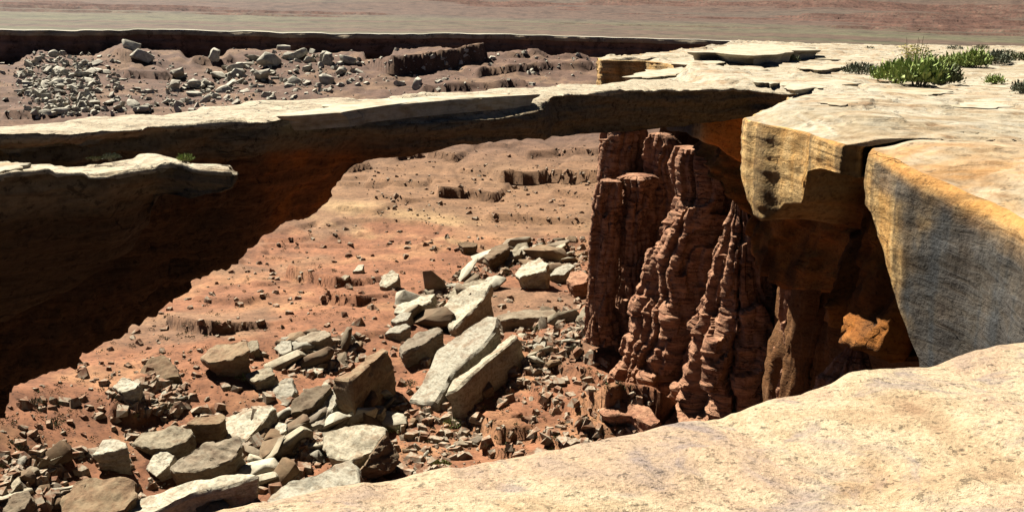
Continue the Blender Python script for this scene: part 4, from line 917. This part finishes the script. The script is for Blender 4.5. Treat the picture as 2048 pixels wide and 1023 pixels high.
# fine rubble, too many to count: deformed little boxes in one mesh
BOX = np.array([(-1, -1, -1), (1, -1, -1), (1, 1, -1), (-1, 1, -1), (-1, -1, 1), (1, -1, 1), (1, 1, 1), (-1, 1, 1)], float) * 0.5
BF = np.array([(0, 3, 2, 1), (4, 5, 6, 7), (0, 1, 5, 4), (1, 2, 6, 5), (2, 3, 7, 6), (3, 0, 4, 7)])
def rubble(name, W, sizes, label, mat):
    n = len(W)
    V = np.repeat(BOX[None], n, 0) + rng.normal(0, .13, (n, 8, 3))
    V[:, 4:, :2] *= rng.uniform(.5, .9, (n, 1, 2))
    V *= np.stack([sizes * rng.uniform(.8, 1.5, n), sizes * rng.uniform(.6, 1.1, n), sizes * rng.uniform(.4, .9, n)], 1)[:, None]
    a = rng.uniform(0, 6.28, n); tl = rng.normal(0, .35, n)
    ct, st = np.cos(tl)[:, None], np.sin(tl)[:, None]
    x, z = V[..., 0] * ct - V[..., 2] * st, V[..., 0] * st + V[..., 2] * ct
    ca, sa = np.cos(a)[:, None], np.sin(a)[:, None]
    x2, y2 = x * ca - V[..., 1] * sa, x * sa + V[..., 1] * ca
    V = np.stack([x2, y2, z], -1) + W[:, None] + np.array([0, 0, 1])[None, None] * (sizes * 0.12)[:, None, None]
    F = (BF[None] + (np.arange(n) * 8)[:, None, None]).reshape(-1, 4)
    link(name, mesh_from(name, V.reshape(-1, 3), F, mat, False), label=label, cat='rubble', kind='stuff')
def zone_pts(zs): return np.concatenate([hit(*in_poly(c, p).T) for p, c in zs])
Wn = zone_pts([(z[0], z[1] * 24) for z in ZONES] + [([(0, 1000), (0, 820), (300, 640), (620, 440), (1180, 500), (1210, 880), (900, 960), (500, 1020)], 2400), ([(1020, 880), (1060, 720), (1260, 720), (1330, 860), (1200, 900)], 260)])
rubble('rubble', Wn, 0.12 + 1.15 * rng.random(len(Wn)) ** 3.6, 'small stones strewn over the red canyon floor among the boulders', M['pebble'])
Wf = zone_pts([([(30, 150), (90, 105), (150, 110), (200, 150), (190, 230), (120, 235), (60, 200)], 700)] + [(z[0], z[1] * 10) for z in FARZ] + [([(0, 240), (0, 100), (700, 95), (1190, 110), (1190, 165), (700, 195), (300, 230)], 800)])
Wm = zone_pts([([(740, 400), (700, 340), (900, 300), (1190, 290), (1190, 460), (760, 450)], 420)])
rubble('rubble', Wf, 0.35 + 2.2 * rng.random(len(Wf)) ** 4.2, 'small stones strewn over the far slope below the distant rim', M['boulder_far'])
rubble('rubble', Wm, 0.3 + 0.9 * rng.random(len(Wm)) ** 4, 'sparse stones on the brown flat seen under the arch', M['pebble'])

# ------------------------------------------------------------------ plants
def blades(n, R, Hh, seed, lw=0.03, dome=True, spread=1.0):
    r_ = np.random.default_rng(seed)
    a = r_.uniform(0, 6.283, n); q = np.sqrt(r_.random(n)) * R
    bx, by = q * np.cos(a) * 0.8, q * np.sin(a) * 0.8
    hh = Hh * (1 - 0.55 * (q / R) ** 2) * r_.uniform(.25, 1.0, n)
    tx, ty = bx + np.cos(a) * hh * .35 * spread * r_.random(n) + r_.normal(0, .12, n) * Hh, by + np.sin(a) * hh * .35 * spread * r_.random(n) + r_.normal(0, .12, n) * Hh
    wa = r_.uniform(0, 6.283, n); wv = np.stack([np.cos(wa), np.sin(wa), np.zeros(n)], 1) * (lw * r_.uniform(.6, 1.6, n))[:, None]
    tip = np.stack([tx, ty, hh], 1); start = tip - (tip - np.stack([bx, by, np.zeros(n)], 1)) * r_.uniform(.25, .6, n)[:, None]
    mid = (tip + start) / 2 + r_.normal(0, .04, (n, 3)) * Hh
    V = np.stack([start - wv * .3, start + wv * .3, mid + wv, tip, mid - wv], 1)
    F = np.array([(0, 1, 2, 4)]); F2 = np.array([(4, 2, 3, 3)])
    V4 = np.stack([start, mid + wv, tip, mid - wv], 1)
    F = (np.array([0, 1, 2, 3])[None] + (np.arange(n) * 4)[:, None])
    return V4.reshape(-1, 3), F
def shrub(name, loc, R, Hh, label, mat='leaf', seed=1, n=700, cat='shrub', group=None, stalks=0, stem=True, lw=None):
    root = bpy.data.objects.new(name, None); col.objects.link(root); root.location = loc
    root['label'] = label; root['category'] = cat
    if group: root['group'] = group
    V, F = blades(n, R, Hh, seed, lw or max(.02, .045 * Hh))
    link('foliage', mesh_from('foliage', V, F, M[mat], False), root)
    r_ = np.random.default_rng(seed + 1)
    if stem:
        vs_, fs_ = [], []
        for k in range(14 + stalks):
            a = r_.uniform(0, 6.28); q = R * .6 * r_.random(); tall = k >= 14
            b0 = np.array([q * math.cos(a) * .5, q * math.sin(a) * .5, -.05]); t0 = np.array([q * math.cos(a), q * math.sin(a), Hh * (r_.uniform(1.3, 2.1) if tall else r_.uniform(.4, .8))])
            wv = np.array([.02 + .012 * Hh, 0, 0]); wv2 = np.array([0, .02 + .012 * Hh, 0]); i0 = len(vs_)
            vs_ += [b0 - wv, b0 + wv, b0 + wv2, t0 - wv * .4, t0 + wv * .4, t0 + wv2 * .4]
            fs_ += [(i0, i0 + 1, i0 + 4, i0 + 3), (i0 + 1, i0 + 2, i0 + 5, i0 + 4), (i0 + 2, i0, i0 + 3, i0 + 5)]
        link('stem', mesh_from('stem', np.array(vs_), np.array(fs_), M['twig'], False), root)
    return root
def rim_z(x, y):
    i = ((PT[..., 0] - x) ** 2 + (PT[..., 1] - y) ** 2).argmin(); return float(PT.reshape(-1, 3)[i, 2])
def rim_shrub(px, py, wpx, hpx, label, **kw):
    p = at_z(px, py, 0.25); z = rim_z(p[0], p[1]); p = at_z(px, py, z); sc_ = p[1] / FPX
    return shrub('shrub', (p[0], p[1], rim_z(p[0], p[1]) - .03), wpx * sc_ * .62, hpx * sc_ * 1.45, label, group='shrubs on the right-hand rim', **kw)
rim_shrub(1790, 166, 80, 36, 'left half of the large green shrub clump on the rim', seed=11, n=900)
rim_shrub(1835, 170, 90, 46, 'tallest middle shrub of the large green clump on the rim', seed=12, n=1100)
rim_shrub(1882, 169, 66, 34, 'right end shrub of the large green clump on the rim', seed=13, n=800, mat='leaf_olive')
tall = rim_shrub(1828, 150, 60, 26, 'tall loose plant with yellow flower heads behind the green clump', seed=14, n=320, mat='leaf_olive', stalks=12)
Rt = 30 * at_z(1828, 150, 0.25)[1] / FPX
r2 = np.random.default_rng(5)
nf_ = 420; fc = np.stack([r2.normal(-Rt * .35, Rt * .45, nf_), r2.normal(0, Rt * .4, nf_), r2.uniform(.9, 2.0, nf_) * Rt], 1)
V, F = blades(nf_, .1, .34, 77, .11); V = V.reshape(nf_, 4, 3) + fc[:, None]
link('flower_head', mesh_from('flower_head', V.reshape(-1, 3), F, M['flower'], False), tall, kind='stuff')
nf_ = 300; fc = np.stack([r2.normal(Rt * .5, Rt * .5, nf_), r2.normal(0, Rt * .4, nf_), r2.uniform(.7, 1.7, nf_) * Rt], 1)
V, F = blades(nf_, .12, .4, 78, .12); V = V.reshape(nf_, 4, 3) + fc[:, None]
link('upper_foliage', mesh_from('upper_foliage', V.reshape(-1, 3), F, M['leaf'], False), tall, kind='stuff')
rim_shrub(1722, 147, 66, 20, 'low grey-green shrub left of the large clump', seed=15, n=600, mat='leaf_grey')
rim_shrub(1908, 134, 60, 26, 'green shrub at the left of the back row on the rim', seed=16, n=700)
rim_shrub(1945, 136, 54, 30, 'brightest green shrub in the middle of the back row', seed=17, n=700)
rim_shrub(1985, 130, 60, 22, 'grey-green shrub at the right of the back row', seed=18, n=600, mat='leaf_grey')
rim_shrub(2030, 128, 44, 16, 'olive shrub touching the right edge of the picture in the back row', seed=19, n=450, mat='leaf_olive')
rim_shrub(1962, 100, 30, 9, 'dark tiny shrub on the far skyline of the rim', seed=20, n=300, mat='leaf_olive')
rim_shrub(1910, 100, 32, 8, 'flat tiny shrub left of the skyline one', seed=21, n=300, mat='leaf_grey')
rim_shrub(2015, 106, 40, 9, 'grey low shrub at the right end of the skyline', seed=22, n=300, mat='leaf_grey')
rim_shrub(1988, 168, 32, 18, 'small lone green shrub right of the large clump', seed=23, n=400)
rim_shrub(2046, 187, 40, 22, 'grey-green shrub cut by the right edge below the lone one', seed=24, n=450, mat='leaf_grey')
rim_shrub(1738, 100, 26, 9, 'tiny grey shrub on the rim below the distant cliff line', seed=25, n=250, mat='leaf_grey')
rim_shrub(1580, 122, 34, 12, 'dark small shrub under the pale rock hump', seed=26, n=300, mat='leaf_olive')
def pt_shrub(p, R, Hh, label, group=None, **kw): return shrub('shrub', tuple(p), R, Hh, label, group=group, **kw)
p = at_z(372, 322, 0.0); pt_shrub(p, .28, .26, 'small green shrub at the back edge of the white ledge', seed=31, n=350, lw=.02)
p = at_z(222, 318, 0.0); pt_shrub(p, .3, .22, 'dry grey tuft on the white ledge left of the green shrub', mat='leaf_grey', seed=32, n=300, lw=.018)
p = at_z(190, 318, 0.0); pt_shrub(p, .3, .10, 'flat pale tuft beside the dry grey one on the ledge', mat='leaf_olive', seed=33, n=200, lw=.018)
p = hit([896], [752])[0]
pt_shrub(p + np.array([0, -1.2, 1.6]), .9, 1.0, 'bright green shrub growing on the longest pale slab', seed=34, n=300)
SM = [(650, 790, 'green shrub below the rust-faced block'), (820, 770, 'grey shrub left of the longest slab'), (600, 838, 'green shrub beside the narrow bright slab'), (250, 935, 'grey-green shrub under the round-topped boulder'), (640, 900, 'grey-green shrub left of the banded block'), (880, 935, 'grey-green shrub on the red slope above the near rim'), (1150, 700, 'grey shrub right of the white block'), (1075, 660, 'grey-green shrub below the flat-topped grey block'), (785, 860, 'green shrub right of the banded block'), (850, 825, 'green shrub at the foot of the longest slab'), (330, 815, 'grey shrub below the split brown boulder'), (490, 760, 'grey shrub left of the hollowed boulder'), (70, 810, 'green shrub on the open slope near the left cliff'), (110, 850, 'grey shrub on the open slope down from the left cliff'), (905, 850, 'green shrub on the red slope below the rust-brown rocks'), (530, 905, 'green shrub in the rubble beside the big ribbed slab'), (1300, 760, 'green shrub in the shade at the foot of the buttress')]
W = hit([q[0] for q in SM], [q[1] for q in SM])
for k, q in enumerate(SM):
    pt_shrub(W[k], .75 + .3 * (k % 3), .8, q[2], group='shrubs on the canyon floor', mat=['leaf_grey', 'leaf_olive', 'leaf'][k % 3], seed=40 + k, n=220)
# low scrub dotted over the floor, one mass
Ws = zone_pts([([(0, 960), (0, 820), (300, 640), (640, 440), (1180, 400), (1180, 560), (860, 600), (500, 760), (200, 900)], 330), ([(820, 960), (840, 800), (1150, 720), (1280, 760), (1200, 890)], 130)])
VV, FF = [], []
for k, g in enumerate(Ws):
    V, F = blades(26, .28 + .3 * rng.random(), .3 + .25 * rng.random(), 3000 + k, .07); FF.append(F + sum(len(v) for v in VV) if False else F + len(V) * k); VV.append(V + g)
link('scrub', mesh_from('scrub', np.concatenate(VV), np.concatenate(FF), M['leaf_olive'], False), label='low sparse scrub dotted over the red canyon floor', cat='scrub', kind='stuff')
